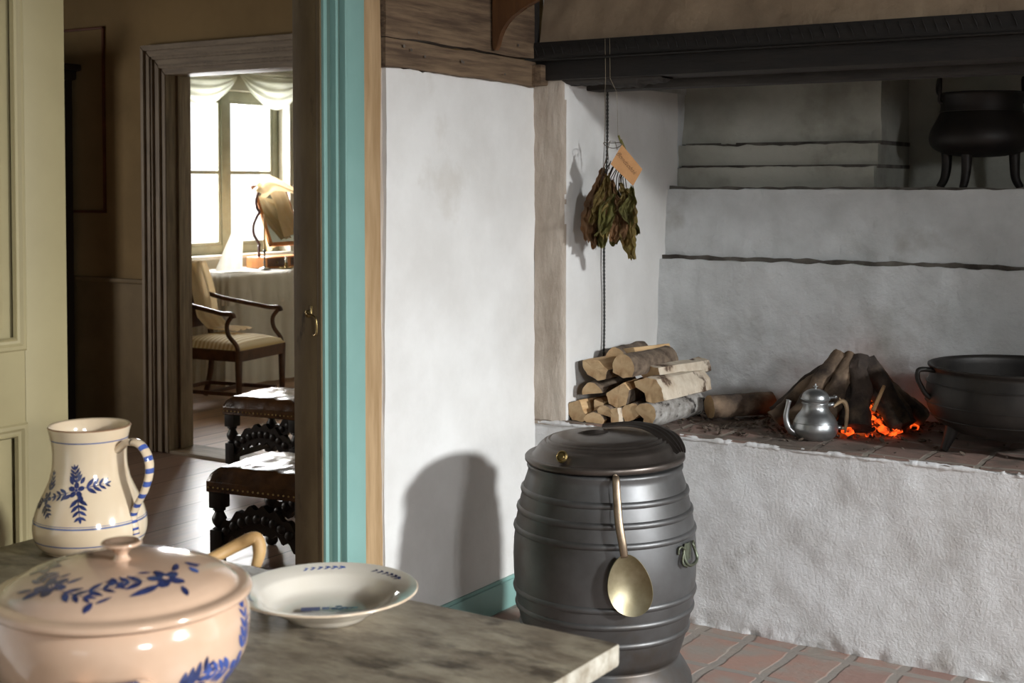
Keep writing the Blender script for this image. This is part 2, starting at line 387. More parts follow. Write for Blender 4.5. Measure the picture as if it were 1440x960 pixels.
# paint strokes lying on a surface of revolution
def surf_of(prof):
    L=[0]
    for (a,b),(c,d) in zip(prof,prof[1:]): L.append(L[-1]+math.hypot(c-a,d-b))
    def S(th,s,off=.0008):
        s=max(0,min(L[-1]-1e-6,s))
        for k in range(len(prof)-1):
            if L[k+1]>=s: break
        t=(s-L[k])/max(1e-9,(L[k+1]-L[k])); r=prof[k][0]*(1-t)+prof[k+1][0]*t; z=prof[k][1]*(1-t)+prof[k+1][1]*t
        tr,tz=(prof[k+1][0]-prof[k][0]),(prof[k+1][1]-prof[k][1]); q=math.hypot(tr,tz) or 1
        nr,nz_=tz/q,-tr/q
        r2=r+nr*off; z2=z+nz_*off
        return Vector((r2*math.cos(th),r2*math.sin(th),z2)), r
    return S,L
def stroke(bm, S, th0, s0, x, y, ln, wd, ang, mi, off=.0008, sgn=1, shape='leaf'):
    """petal or leaf shaped patch: centre (x,y) metres from (th0,s0), length, width, angle (deg)"""
    a=R(ang); N=12; r0=max(.02,S(th0,s0)[1])
    def W(u,v):
        px=x+u*math.cos(a)-v*math.sin(a); py=y+u*math.sin(a)+v*math.cos(a)
        return S(th0+px/r0, s0+sgn*py, off)[0]
    rows=[]
    for i in range(7):
        t=i/6; u=(t-.5)*ln
        if shape=='leaf': w=wd*.5*math.sin(PI*min(1,t*.96+.02))**.8*(1-.25*t)
        else: w=wd*.5*math.sqrt(max(.02,1-(2*t-1)**2))
        rows.append([bm.verts.new(W(u,-w)),bm.verts.new(W(u,0)),bm.verts.new(W(u,w))])
    for i in range(6):
        for k in range(2):
            f=bm.faces.new((rows[i][k],rows[i+1][k],rows[i+1][k+1],rows[i][k+1])); f.material_index=mi
def flower(bm,S,th0,s0,rad,mi,mi_c,sgn=1,x=0,y=0,n=5,rot=0):
    for k in range(n):
        a=360*k/n+rot
        stroke(bm,S,th0,s0,x+math.cos(R(a))*rad*.62,y+math.sin(R(a))*rad*.62,rad*.86,rad*.62,a,mi,sgn=sgn,shape='petal')
    stroke(bm,S,th0,s0,x,y,rad*.36,rad*.36,0,mi_c,off=.0012,sgn=sgn,shape='petal')
def sprig(bm,S,th0,s0,x,y,ang,ln,n,lw,mi,sgn=1):
    """a stem with paired leaves"""
    a=R(ang); stroke(bm,S,th0,s0,x+math.cos(a)*ln/2,y+math.sin(a)*ln/2,ln,.0022,ang,mi,sgn=sgn)
    for k in range(n):
        t=(k+.6)/n; px=x+math.cos(a)*ln*t; py=y+math.sin(a)*ln*t; s=lw*(1.25-.6*t)
        for sd in (-1,1):
            b=ang+sd*42
            stroke(bm,S,th0,s0,px+math.cos(R(b))*s*.55,py+math.sin(R(b))*s*.55,s,s*.42,b,mi,sgn=sgn)
    stroke(bm,S,th0,s0,x+math.cos(a)*ln*1.05,y+math.sin(a)*ln*1.05,lw*.8,lw*.3,ang,mi,sgn=sgn)

STR='structure'
XS=-2.61; YH=4.15; YI=5.24
# ------------------------------------------------------------------ setting: kitchen shell
def slab(name,a,b,m,label,cat,bev=0):
    bm=nb(); box(bm,a,b,bev=bev); o=link(name,bm,m); return tag(o,label,cat,kind=STR)
bm=nb(); grid(bm,lambda u,v:Vector((XS-.0+u*6.2,-3.2+v*7.4,nz((u*6.2,v*7.4,0),1.5)*.004)),60,70)
box(bm,(XS,-3.2,-.1),(3.6,4.2,-.02))
o=link('floor',bm,M['brickfloor']); tag(o,'worn red brick kitchen floor with wide pale joints in front of the hearth','floor',kind=STR)
# side wall, plaster panel
def bulge(u,v,p): return .006*math.sin(p.y*5+1)*math.sin(p.z*3)
rough_slab('wall_left',(XS,3.285,0),(0,.885,0),(0,0,1.862),(1,0,0),60,120,.004,2.2,M['plaster'],thick=.12,fn=bulge,edge=.010)
tag(bpy.data.objects['wall_left'],'white plastered side wall between the teal door casing and the hearth','wall',kind=STR)
rough_slab('trim_1',(XS-.01,3.252,0),(0,.034,0),(0,0,1.862),(1,0,0),4,150,.006,6,M['jamb_pl'],thick=.1,edge=.01,off=3)
tag(bpy.data.objects['trim_1'],'ragged grey plaster edge beside the pale timber strip','plaster edge',kind=STR)
slab('wall_left.001',(XS-.12,-3.2,0),(XS-.02,1.1,2.9),M['plaster'],'plain side wall left of the doorway','wall')
slab('wall_left.002',(XS-.12,1.1,2.32),(XS-.02,4.2,2.9),M['old_wood'],'boarding above the doorway','wall')
bm=nb()
def plank(name,z0,z1,y0,y1,off,label,tz=0.):
    bm=nb()
    def f(u,v):
        y=y0+(y1-y0)*u; z=z0+(z1-z0)*v+ tz*u
        return Vector((XS+.022+nz((0,y,z),5,off)*.006, y, z+nz((0,y,0),6,off+v*4)*.006))
    vs=grid(bm,f,60,8)
    for v in (vs[0],vs[-1]): pass
    lo=[vs[i][0] for i in range(61)]+[vs[60][j] for j in range(1,9)]+[vs[i][8] for i in range(59,-1,-1)]+[vs[0][j] for j in range(7,0,-1)]
    bk=[bm.verts.new((XS-.03,v.co.y,v.co.z)) for v in lo]
    for i in range(len(lo)): bm.faces.new((lo[(i+1)%len(lo)],lo[i],bk[i],bk[(i+1)%len(lo)]))
    random.seed(off)
    for k in range(6):   # small nail and worm holes
        y=y0+.05+(y1-y0-.1)*random.random(); z=z0+.02+(z1-z0-.04)*random.random()
        bmesh.ops.create_circle(bm,cap_ends=True,radius=.0035+.002*random.random(),segments=8,matrix=Matrix.Translation((XS+.031,y,z+tz*(y-y0)/(y1-y0)))@Matrix.Rotation(PI/2,4,'Y'))
        for f_ in bm.faces[-1:]: f_.material_index=1
    fix(bm); o=link(name,bm,[M['old_wood'],M['crack']]); return tag(o,label,'wall plank',kind=STR)
plank('trim_2',1.862,1.948,3.262,4.118,11,'lowest weathered plank over the white plaster panel',-.012)
plank('trim_3',1.953,2.30,3.262,4.118,12,'broad weathered plank above the lowest one',-.008)
# hearth corner post (dark) beside hood
bm=nb(); box(bm,(XS-.01,4.118,1.99),(XS+.018,4.16,2.9),bev=.004); tag(link('trim_4',bm,M['soot_wood']),'dark upright post in the corner left of the hood','post',kind=STR)
# doorway casing -----------------------------------------------------------------
ZT=2.28
def casing(name,y0,y1,x1,m,label,z1=ZT,bev=.004):
    bm=nb(); box(bm,(XS-.06,y0,0),(x1,y1,z1),bev=bev); return link(name,bm,m)
cas=thing('trim_5','teal painted moulded door casing between the brown jamb and bare timber strip','door casing'); cas['kind']=STR
def up(y0,y1,x1,m,nm='moulding',bev=.003):
    bm=nb(); box(bm,(XS-.06,y0,0),(x1,y1,ZT),bev=bev); return link(nm,bm,m,cas)
up(2.988,3.004,XS+.012,M['teal'])
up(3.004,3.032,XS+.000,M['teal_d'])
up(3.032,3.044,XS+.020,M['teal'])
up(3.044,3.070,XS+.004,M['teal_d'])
up(3.070,3.082,XS+.024,M['teal'],bev=.005)
up(3.082,3.166,XS+.018,M['teal'],'casing_board')
bm=nb()
def wob(u,v):
    z=u*ZT; y=3.166+v*.084+(nz((0,0,z),3,2)*.006 if v>.5 else 0); return Vector((XS+.012+nz((0,y,z),4)*.003,y,z))
grid(bm,wob,80,4); box(bm,(XS-.06,3.168,0),(XS+.006,3.248,ZT)); fix(bm)
tag(link('trim_6',bm,M['oak']),'bare honey coloured timber strip outside the teal casing','timber strip',kind=STR)
bm=nb(); box(bm,(XS-.105,2.984,0),(XS-.003,3.06,ZT),bev=.002); box(bm,(XS-.012,2.9815,0),(XS+.003,2.9885,ZT),bev=.001)
jm=link('trim_7',bm,M['jambp']); tag(jm,'dark brown painted door jamb carrying a small latch','door jamb',kind=STR)
# latch on the jamb
lt=thing('door_latch','small worn brass latch with pull on the dark brown jamb','latch',(XS-.022,2.984,1.11))
bm=nb(); lathe(bm,[(0,.006),(.007,.005),(.010,.001),(.012,0)],16); bmesh.ops.rotate(bm,verts=bm.verts,matrix=Matrix.Rotation(PI/2,3,'X'))
bmesh.ops.translate(bm,verts=bm.verts,vec=(-.028,0,.008)); link('rose',bm,M['brass'],lt)
bm=nb(); tube(bm,spline([(-.028,-.005,.008),(-.018,-.014,.010),(.002,-.014,.006),(.016,-.016,-.002),(.020,-.016,-.024),(.018,-.015,-.045),(.006,-.010,-.052),(-.006,-.002,-.052)],5),.0032,8)
link('pull',bm,M['brass'],lt)
bm=nb(); tube(bm,spline([(-.010,-.004,.034),(-.006,-.010,.02),(-.004,-.012,.006)],4),.003,8); link('thumb_lever',bm,M['brass'],lt)
# teal baseboard
bm=nb(); box(bm,(XS-.01,3.26,0),(XS+.018,4.14,.098),bev=.004); box(bm,(XS,3.26,.09),(XS+.010,4.14,.108),bev=.003)
tag(link('baseboard_left',bm,M['teal']),'teal painted skirting board along the white side wall','skirting board',kind=STR)
# left door leaf
dl=thing('door_1','olive cream panelled door leaf standing at the left of the doorway','door'); dl['kind']=STR
bm=nb()
box(bm,(XS-.04,1.20,.01),(XS-.012,2.083,2.24),bev=.002)          # core
for y0,y1,z0,z1 in ((1.965,2.083,.01,2.24),(1.20,1.32,.01,2.24),(1.32,1.965,.95,1.125),(1.32,1.965,.01,.20),(1.32,1.965,2.10,2.24)):
    box(bm,(XS-.04,y0,z0),(XS+.004,y1,z1),bev=.003)
link('door_leaf',bm,M['cream'],dl)
def ring_mould(y0,y1,z0,z1,w=.034):
    bm=nb()
    prof=[(0,.000),(0,.006),(.006,.012),(.014,.013),(.020,.008),(.026,.007),(.030,.010),(.034,.002)]
    rings=[]
    for d,h in prof:
        rings.append([bm.verts.new((XS-.004+h,y,z)) for y,z in ((y0+d,z0+d),(y1-d,z0+d),(y1-d,z1-d),(y0+d,z1-d))])
    for A,B in zip(rings,rings[1:]):
        for i in range(4): bm.faces.new((A[i],A[(i+1)%4],B[(i+1)%4],B[i]))
    fix(bm); return link('panel_moulding',bm,M['cream'],dl,smooth=25)
ring_mould(1.305,1.972,1.118,2.11); ring_mould(1.305,1.972,.19,.957)
bm=nb(); box(bm,(XS-.03,1.36,1.17),(XS-.004,1.915,2.06),bev=.006); link('raised_panel',bm,M['cream'],dl)
bm=nb(); box(bm,(XS-.03,1.36,.24),(XS-.004,1.90,.905),bev=.006); link('raised_panel',bm,M['cream'],dl)
slab('trim_8',(XS-.06,1.05,0),(XS+.02,1.19,ZT),M['teal'],'teal casing at the far left side of the doorway','door casing')
slab('trim_9',(XS-.06,1.05,ZT),(XS+.02,3.25,ZT+.14),M['teal'],'teal casing over the doorway','door casing')
# other kitchen walls, ceiling, window
slab('ceiling',(XS-.2,-3.3,2.9),(3.7,4.4,3.0),M['ceil'],'dark boarded kitchen ceiling','ceiling')
slab('wall_near',(XS-.1,-3.3,0),(3.7,-3.2,.9),M['plaster'],'white wall behind the viewer below its window','wall')
slab('wall_near.001',(XS-.1,-3.3,.9),(-.9,-3.2,2.9),M['plaster'],'white wall behind the viewer left of its window','wall')
slab('wall_near.002',(.3,-3.3,.9),(3.7,-3.2,2.9),M['plaster'],'white wall behind the viewer right of its window','wall')
slab('wall_near.003',(-.9,-3.3,2.0),(.3,-3.2,2.9),M['plaster'],'white wall behind the viewer above its window','wall')
WY0,WY1,WZ0,WZ1=1.85,3.15,1.75,2.70
slab('wall_right',(3.55,-3.2,0),(3.95,-1.5,2.9),M['plaster'],'white right wall nearest the back corner','wall')
slab('wall_right.004',(3.55,-.3,0),(3.95,WY0,2.9),M['plaster'],'white right wall between its two windows','wall')
slab('wall_right.005',(3.55,-1.5,0),(3.95,-.3,1.5),M['plaster'],'white right wall below its wider window','wall')
slab('wall_right.006',(3.55,-1.5,2.7),(3.95,-.3,2.9),M['plaster'],'white right wall above its wider window','wall')
slab('wall_right.001',(3.55,WY1,0),(3.95,5.6,2.9),M['plaster'],'white right wall beyond its window','wall')
slab('wall_right.002',(3.55,WY0,0),(3.95,WY1,WZ0),M['plaster'],'white right wall below its window','wall')
slab('wall_right.003',(3.55,WY0,WZ1),(3.95,WY1,2.9),M['plaster'],'white right wall above its window','wall')
def window(name,label,x,y0,y1,z0,z1,nh,m,axis='x',t=.04,fw=.045,bars=.022,parts=2):
    w=thing(name,label,'window'); w['kind']=STR
    def bx(nm,a,b,mm,bev=.003):
        bm=nb()
        if axis=='x': box(bm,(x-t/2,a[0],a[1]),(x+t/2,b[0],b[1]),bev=bev)
        else: box(bm,(a[0],x-t/2,a[1]),(b[0],x+t/2,b[1]),bev=bev)
        return link(nm,bm,mm,w)
    bm=nb()
    def add(a,b,tt=t):
        if axis=='x': box(bm,(x-tt/2,a[0],a[1]),(x+tt/2,b[0],b[1]),bev=.003)
        else: box(bm,(a[0],x-tt/2,a[1]),(b[0],x+tt/2,b[1]),bev=.003)
    add((y0,z0),(y0+fw,z1)); add((y1-fw,z0),(y1,z1)); add((y0+.002,z0+.001),(y1-.002,z0+fw),t+.006); add((y0+.002,z1-fw),(y1-.002,z1-.001),t+.006)
    mid=(y0+y1)/2
    if parts==2: add((mid-.04,z0+.004),(mid+.04,z1-.004),t+.012)
    link('window_frame',bm,m,w)
    spans=((y0+fw,mid-.04),(mid+.04,y1-fw)) if parts==2 else ((y0+fw,y1-fw),)
    for a,b in spans:
        bm=nb()
        def add(p,q,tt=t*.7):
            if axis=='x': box(bm,(x-tt/2,p[0],p[1]),(x+tt/2,q[0],q[1]),bev=.002)
            else: box(bm,(p[0],x-tt/2,p[1]),(q[0],x+tt/2,q[1]),bev=.002)
        s=.028; add((a,z0+fw),(a+s,z1-fw)); add((b-s,z0+fw),(b,z1-fw)); add((a+.001,z0+fw),(b-.001,z0+fw+s),t*.7+.004); add((a+.001,z1-fw-s),(b-.001,z1-fw),t*.7+.004)
        for k in range(1,nh+1):
            z=z0+fw+(z1-z0-2*fw)*k/(nh+1); add((a+.002,z-bars/2),(b-.002,z+bars/2),t*.7-.004)
        sh=link('sash',bm,m,w)
        bm=nb()
        if axis=='x': box(bm,(x-.003,a+s/2,z0+fw+s/2),(x+.003,b-s/2,z1-fw-s/2))
        else: box(bm,(a+s/2,x-.003,z0+fw+s/2),(b-s/2,x+.003,z1-fw-s/2))
        link('pane',bm,M['glass'],sh)
    return w
window('window_1','small kitchen window deep in the right wall',3.9,WY0,WY1,WZ0,WZ1,1,M['teal'],parts=1,fw=.03)
window('window_5','wider kitchen window in the right wall',3.9,-1.5,-.3,1.5,2.7,1,M['teal'])
window('window_2','kitchen window in the wall behind the viewer',-3.25,-.9,.3,.9,2.0,1,M['teal'],axis='y')

# ------------------------------------------------------------------ fireplace
fp=thing('fireplace','broad whitewashed open hearth with brick top under a dark beam and hood','fireplace',(0,0,0))
XR=.75
ZL=.647
def hb(u,v,p):
    # trowel dents, and base rubble
    d=.006*nz(p,2,20)+.0015*nz((p.x*1.0+p.z*.8,p.y,p.z*3-p.x),9,31)
    if v<.12: d-=.010*(1-v/.12)*abs(nz(p,12,4))*2
    return d
rough_slab('plinth',(XS,YH,-.02),(XR-XS,0,0),(0,0,ZL+.010),(0,-1,0),300,60,.006,2.5,M['plaster_r'],thick=.06,fn=hb,edge=.008,parent=fp)
bm=nb()
def ht(u,v):
    x=XS+(XR-XS)*u; y=YH-.004+.80*v
    e = nz((x,0,0),9,3)*.008 if v<.001 else 0
    return Vector((x,y+e,ZL+nz((x,y,0),6,9)*.0035-(.006 if v<.001 else 0)))
vs=grid(bm,ht,260,60); box(bm,(XS,YH+.02,.3),(XR,4.96,ZL-.03))
link('brick_hearth',bm,M['hearthbrick'],fp)
# plaster lip with chips on the hearth edge
bm=nb()
def lip(u,v):
    x=XS+.02+(XR-XS-.04)*u; a=v*2*PI
    r=.010+.004*nz((x,0,0),14,2)+.005*abs(nz((x,0,0),40,8)); g=nz((x,0,0),5,40)
    if g>.32: r*=.5
    return Vector((x,YH+.006+math.cos(a)*r*1.1+.003*nz((x,a,0),30,1),ZL-.012+math.sin(a)*r*.8+.003*nz((x,a,4),30,1)))
grid(bm,lip,420,8); link('plaster_lip',bm,M['plaster_r'],fp)
# left jamb pier
bm=nb()
XJ=-2.477
def pier(u,v):
    z=ZL-.02+(1.87-ZL+.02)*v
    # outline: front face then rounded corner then inner face
    L=u*(0.133+.9)
    rc=.03
    if L<.133-rc: p=Vector((XS+L,YH,z)); n=Vector((0,-1,0))
    elif L<.133+rc: a=(L-(.133-rc))/(2*rc)*PI/2; p=Vector((XJ-rc+rc*math.sin(a),YH+rc-rc*math.cos(a),z)); n=Vector((math.sin(a),-math.cos(a),0))
    else:
        y=YH+rc+(L-.133-rc); p=Vector((XJ,y,z)); n=Vector((1,0,0))
    w=1 if L<.133 else .45
    return p+n*(nz(p,5,14)*.010*w+nz(p,18,3)*.003*w)
vs=grid(bm,pier,110,70)
for f in bm.faces: f.material_index=0 if f.calc_center_median().x<XJ-.006 and f.calc_center_median().y<YH+.03 else 1
link('jamb',bm,[M['jamb_pl'],M['plaster']],fp,smooth=60)
# back walls
def leanf(u,v,p): return -.05*v
def bk(name,x0,x1,y,z0,z1,m,nu=200,nv=40,amp=.012,lean=0.,off=0,edge=.006,th=.12):
    return rough_slab(name,(x0,y,z0),(x1-x0,0,0),(0,0,z1-z0),(0,-1,0),nu,nv,amp,3.2,m,thick=th,fn=lambda u,v,p:-lean*v,off=off,edge=edge,parent=fp)
bk('back_wall',XJ-.04,XR,4.86,ZL-.02,1.197,M['plaster_in'],lean=.03,off=2)
bk('back_wall',XJ-.04,XR,4.935,1.203,1.478,M['plaster_in'],lean=.03,off=6)
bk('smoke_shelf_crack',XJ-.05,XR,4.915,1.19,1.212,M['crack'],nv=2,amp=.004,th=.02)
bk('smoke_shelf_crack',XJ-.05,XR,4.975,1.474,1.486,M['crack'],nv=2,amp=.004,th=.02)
bm=nb(); grid(bm,lambda u,v:Vector((XJ-.1+(XR-XJ+.1)*u,4.955+.65*v,1.478+nz((u*3,v,0),3)*.003)),60,10); link('smoke_shelf',bm,M['plaster_in'],fp)
XB=-1.655
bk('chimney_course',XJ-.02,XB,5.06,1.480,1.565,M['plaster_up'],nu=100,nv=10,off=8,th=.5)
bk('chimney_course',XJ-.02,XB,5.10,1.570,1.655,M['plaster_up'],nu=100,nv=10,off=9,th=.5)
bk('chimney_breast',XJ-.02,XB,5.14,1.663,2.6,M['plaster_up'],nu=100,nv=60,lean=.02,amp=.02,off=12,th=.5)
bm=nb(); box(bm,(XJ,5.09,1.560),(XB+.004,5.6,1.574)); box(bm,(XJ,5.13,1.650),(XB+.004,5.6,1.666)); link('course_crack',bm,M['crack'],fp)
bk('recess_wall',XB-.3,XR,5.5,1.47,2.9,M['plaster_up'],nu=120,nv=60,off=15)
bm=nb()
box(bm,(XJ-.15,4.9,.6),(XJ-.02,5.7,2.95)); box(bm,(XJ-.15,4.24,1.87),(XJ-.01,5.7,2.95)); link('flue_side',bm,M['plaster_in'],fp)
bm=nb(); box(bm,(XR,4.15,0),(XR+.3,5.7,2.95)); link('right_jamb',bm,M['plaster'],fp)
bm=nb(); box(bm,(XS-.1,4.3,2.9),(XR+.3,5.7,2.98)); link('flue_top',bm,M['soot_wood'],fp)
# beam
bm=nb()
box(bm,(XS+.02,4.128,1.868),(XR+.3,4.36,1.938),bev=.006)
box(bm,(XS-.02,4.112,1.938),(XR+.3,4.36,2.004),bev=.006)
for f in bm.faces:
    if f.calc_center_median().z<1.87: f.material_index=1
bm2=bm
link('mantel_beam',bm,[M['soot_wood'],M['soot_wood2']],fp)
bm=nb()
k=0; x=XS+.02
while x<XR:
    tube(bm,[(x,4.112,1.996),(x+.012,4.110,1.975),(x+.018,4.112,1.955)],[.001,.0022,.001],6)
    x+=.030+.016*random.random()
tube(bm,[(XS-.02,4.111,1.940),(XR+.3,4.111,1.940)],.005,8)
link('carved_edge',bm,M['soot_wood'],fp)
bm=nb(); box(bm,(XS+.13,4.30,1.838),(XR+.3,4.40,1.875),bev=.006); link('lintel_board',bm,M['soot_wood2'],fp)
bm=nb(); box(bm,(XS-.03,4.098,1.850),(XS+.062,4.20,1.924),bev=.006); link('beam_end_block',bm,M['old_wood'],fp)
# ragged plaster under left end of beam
bm=nb()
def rag(u,v):
    x=XS+.05+.46*u; a=v*2*PI; r=.018+.010*nz((x,0,0),12,6)+.004*nz((x,v,0),40)
    return Vector((x,4.2+math.cos(a)*.05,1.866+math.sin(a)*r*(1.6 if .55<u<.8 else 1)*(.3 if u<.02 or u>.98 else 1)))
grid(bm,rag,80,10); link('ragged_plaster',bm,M['soot_wood2'],fp)
# hood
rough_slab('hood',(XS+.03,4.13,1.99),(XR-XS+.25,0,0),(0,.22,.93),(0,-1,.22),220,60,.010,3,M['hood_pl'],thick=.05,parent=fp)

# ------------------------------------------------------------------ wall bracket
br=thing('shelf_bracket','curved brown wooden bracket with pointed foot on the plank wall','bracket',(XS+.03,3.845,1.955))
bm=nb()
poly=[(0,.012),(.004,0),(.012,-.002),(.022,.014),(.030,.045),(.038,.066),(.055,.088),(.080,.108),(.125,.135),(.18,.155),(.20,.30),(0,.30)]
prism(bm,poly,lambda u,v,d:(u,d,v),-.012,.012,bev=.002); fix(bm); link('bracket_board',bm,M['bracketw'],br,smooth=30)
bm=nb(); box(bm,(-.005,-.2,.30),(.24,.2,.325),bev=.003); link('shelf_board',bm,M['bracketw'],br)

# ------------------------------------------------------------------ twisted flex down the jamb
bm=nb()
for ph in (0,PI):
    pts=[]
    for i in range(260):
        t=i/259; z=1.86-t*(1.86-.80); a=t*2*PI*38+ph
        y=4.43-.03*t+.006*math.sin(t*9)
        pts.append((XJ+.014+.0025*math.cos(a),y+.0025*math.sin(a),z))
    tube(bm,pts,.0024,6)
tag(link('twisted_cord',bm,M['rope']),'dark twisted cord running down the white hearth jamb behind the leaf bunch','cord')

# ------------------------------------------------------------------ dried leaf bunch
BX,BY=-2.310,4.195
lb=thing('dried_leaf_bunch','bunch of crumpled brown tobacco leaves hung upside down from the beam','leaf bunch',(BX,BY,1.22))
cu=R(33); ex=Vector((math.cos(cu),math.sin(cu),0)); ez=Vector((0,0,1)); ey=Vector((-math.sin(cu),math.cos(cu),0))
# leaf: (top offset x, bottom offset x, top z, bottom z, width, depth offset, mat, seed)
LV=[(-.045,-.078,.335,.075,.062,.00,'leaf3',1),(-.03,-.035,.31,.09,.055,-.02,'leaf',2),(-.01,-.052,.27,.052,.05,.012,'leaf2',3),
    (.005,-.005,.29,.075,.06,-.015,'leaf3',4),(.02,.012,.27,.060,.055,.02,'leaf2',5),(.03,.055,.28,.06,.05,-.01,'leaf',6),
    (.04,.078,.26,.012,.052,-.022,'leaf',7),(.055,.085,.27,.10,.04,.015,'leaf2',8),(-.05,-.075,.28,.045,.035,.02,'leaf3',9),(.01,-.06,.24,.10,.05,-.03,'leaf2',10),(.02,.035,.22,.085,.05,-.032,'leaf3',11),(-.02,-.07,.31,.14,.04,-.025,'leaf',12),(.03,-.01,.25,.13,.045,-.036,'leaf',13),(.045,.06,.24,.14,.045,-.034,'leaf2',14)]
for tx,bx,tz,bz,w,dp,mt,sd in LV:
    bm=nb()
    def lf(u,v):
        t=v; x=tx*(1-t)+bx*t+.012*math.sin(t*5+sd); z=tz*(1-t)+bz*t
        ww=w*(math.sin(PI*min(1,t*.86+.08))**.55)*(.35+.65*min(1,t*3.2))
        s=(u-.5)*2
        p=Vector((x+s*ww*.55, 0, z))
        fold=(abs(s)**1.2)*.02*(1 if sd%2 else -1)
        n1=noise.noise(Vector((x*38+sd*3+s*1.5,z*17,sd)))*.016
        n2=noise.noise(Vector((x*80+s*5,z*60,sd*2.)))*.007
        n3=math.sin(s*9+t*7+sd)*.004
        q=ex*(p.x+noise.noise(Vector((s*2,z*45,sd+9)))*.009)+ez*(p.z+noise.noise(Vector((s*4+sd,z*12,3)))*.013)+ey*(dp+fold+n1+n2+n3)
        return q
    grid(bm,lf,26,56)
    bmesh.ops.solidify(bm,geom=bm.faces[:],thickness=.0012)
    link('leaf',bm,M[mt],lb,smooth=60)
bm=nb()
for k in range(13):
    x0=-.045+.008*k; zt=.36+.012*math.sin(k*2.1)
    top=Vector((-.03+.006*k,0,zt+.02*(k%3)))
    tube(bm,[ex*(x0)+ey*(.006*math.sin(k*3))+ez*(.24+.01*(k%2)), ex*((x0+top.x)/2+.004*math.sin(k))+ez*(.30), ex*(top.x+.018)+ez*(zt-.01)+ey*.004],.0018,6)
link('leaf_stalks',bm,M['stem'],lb)
bm=nb()
pts=[ex*(-.0+.033*math.cos(a))+ez*(.418+.010*math.sin(a)+.004*math.cos(a*2))+ey*(.028*math.sin(a)) for a in [2*PI*k/28 for k in range(29)]]
tube(bm,pts,.0014,6,cap=False)
tube(bm,[ex*-.012+ez*.33,ex*-.018+ez*.40,ex*-.010+ez*.43,ex*.008+ez*.428,ex*.016+ez*.40],.0013,6)
tube(bm,[ex*-.04+ez*.31,ex*-.018+ez*.385],.0022,6)
link('wire_ring',bm,M['wire'],lb)
bm=nb()
for a,b in (((.02,.45),(.03,.42)),((.028,.435),(.045,.40)),((.04,.405),(.052,.385)),((.052,.39),(.048,.365))):
    tube(bm,[ex*a[0]+ez*a[1],ex*b[0]+ez*b[1]],[.004,.0025],7)
link('knotted_twig',bm,M['leaf2'],lb)
bm=nb(); tube(bm,[ex*.018+ez*.45,ex*.014+ez*.6+ey*-.0,Vector((.03,-.075,.645)),Vector((.035,-.088,.78))],.0007,5)
tube(bm,[ex*-.03+ez*.42,ex*-.028+ez*.60,Vector((.012,-.075,.645)),Vector((.018,-.09,.78))],.0007,5); link('hanging_thread',bm,M['thread'],lb)
# card tag
tg=nb(); S2=.00240
ctr=(.044,.344)
cor=[(-.007*1,.072),( .068,-.012),(.030,-.070),(-.046,.006)]
cor=[(.028,.416),(.101,.330),(.068,.272),(-.012,.348)]
prism(tg,cor,lambda u,v,d:ex*u+ez*v+ey*(-.05+d+ (u-.04)*.15),0,.0012,bev=.0003); fix(tg)
to=link('paper_tag',tg,M['tag'],lb,smooth=0); to['label']='small blank-edged kraft card tag'
to['label']='kraft brown card tag with handwriting'
cv=bpy.data.curves.new('tmp_text','FONT'); cv.body='Bondtobak'; cv.size=.022; cv.shear=.5; cv.extrude=.0002; cv.align_x='CENTER'; cv.align_y='CENTER'; cv.offset=-.0003; cv.space_character=1.02
tob=bpy.data.objects.new('tmp_text',cv); C.objects.link(tob)
dg=bpy.context.evaluated_depsgraph_get(); me=bpy.data.meshes.new_from_object(tob.evaluated_get(dg)); bpy.data.objects.remove(tob)
hw=bpy.data.objects.new('handwriting',me); me.materials.clear(); me.materials.append(M['ink']); C.objects.link(hw); hw.parent=to
yax=Vector((-math.sin(R(-50)),math.cos(R(-50)))); 
X=ex*math.cos(R(-49))+ez*math.sin(R(-49)); Y=ex*math.sin(R(49))+ez*math.cos(R(49)); 
X=(X+ey*X.dot(ex)*.15).normalized(); Z=X.cross(Y).normalized()
o_=ex*.043+ez*.352+ey*(-.0515+(.003)*.15)
hw.matrix_local=Matrix(((X.x,Y.x,Z.x,o_.x),(X.y,Y.y,Z.y,o_.y),(X.z,Y.z,Z.z,o_.z),(0,0,0,1)))

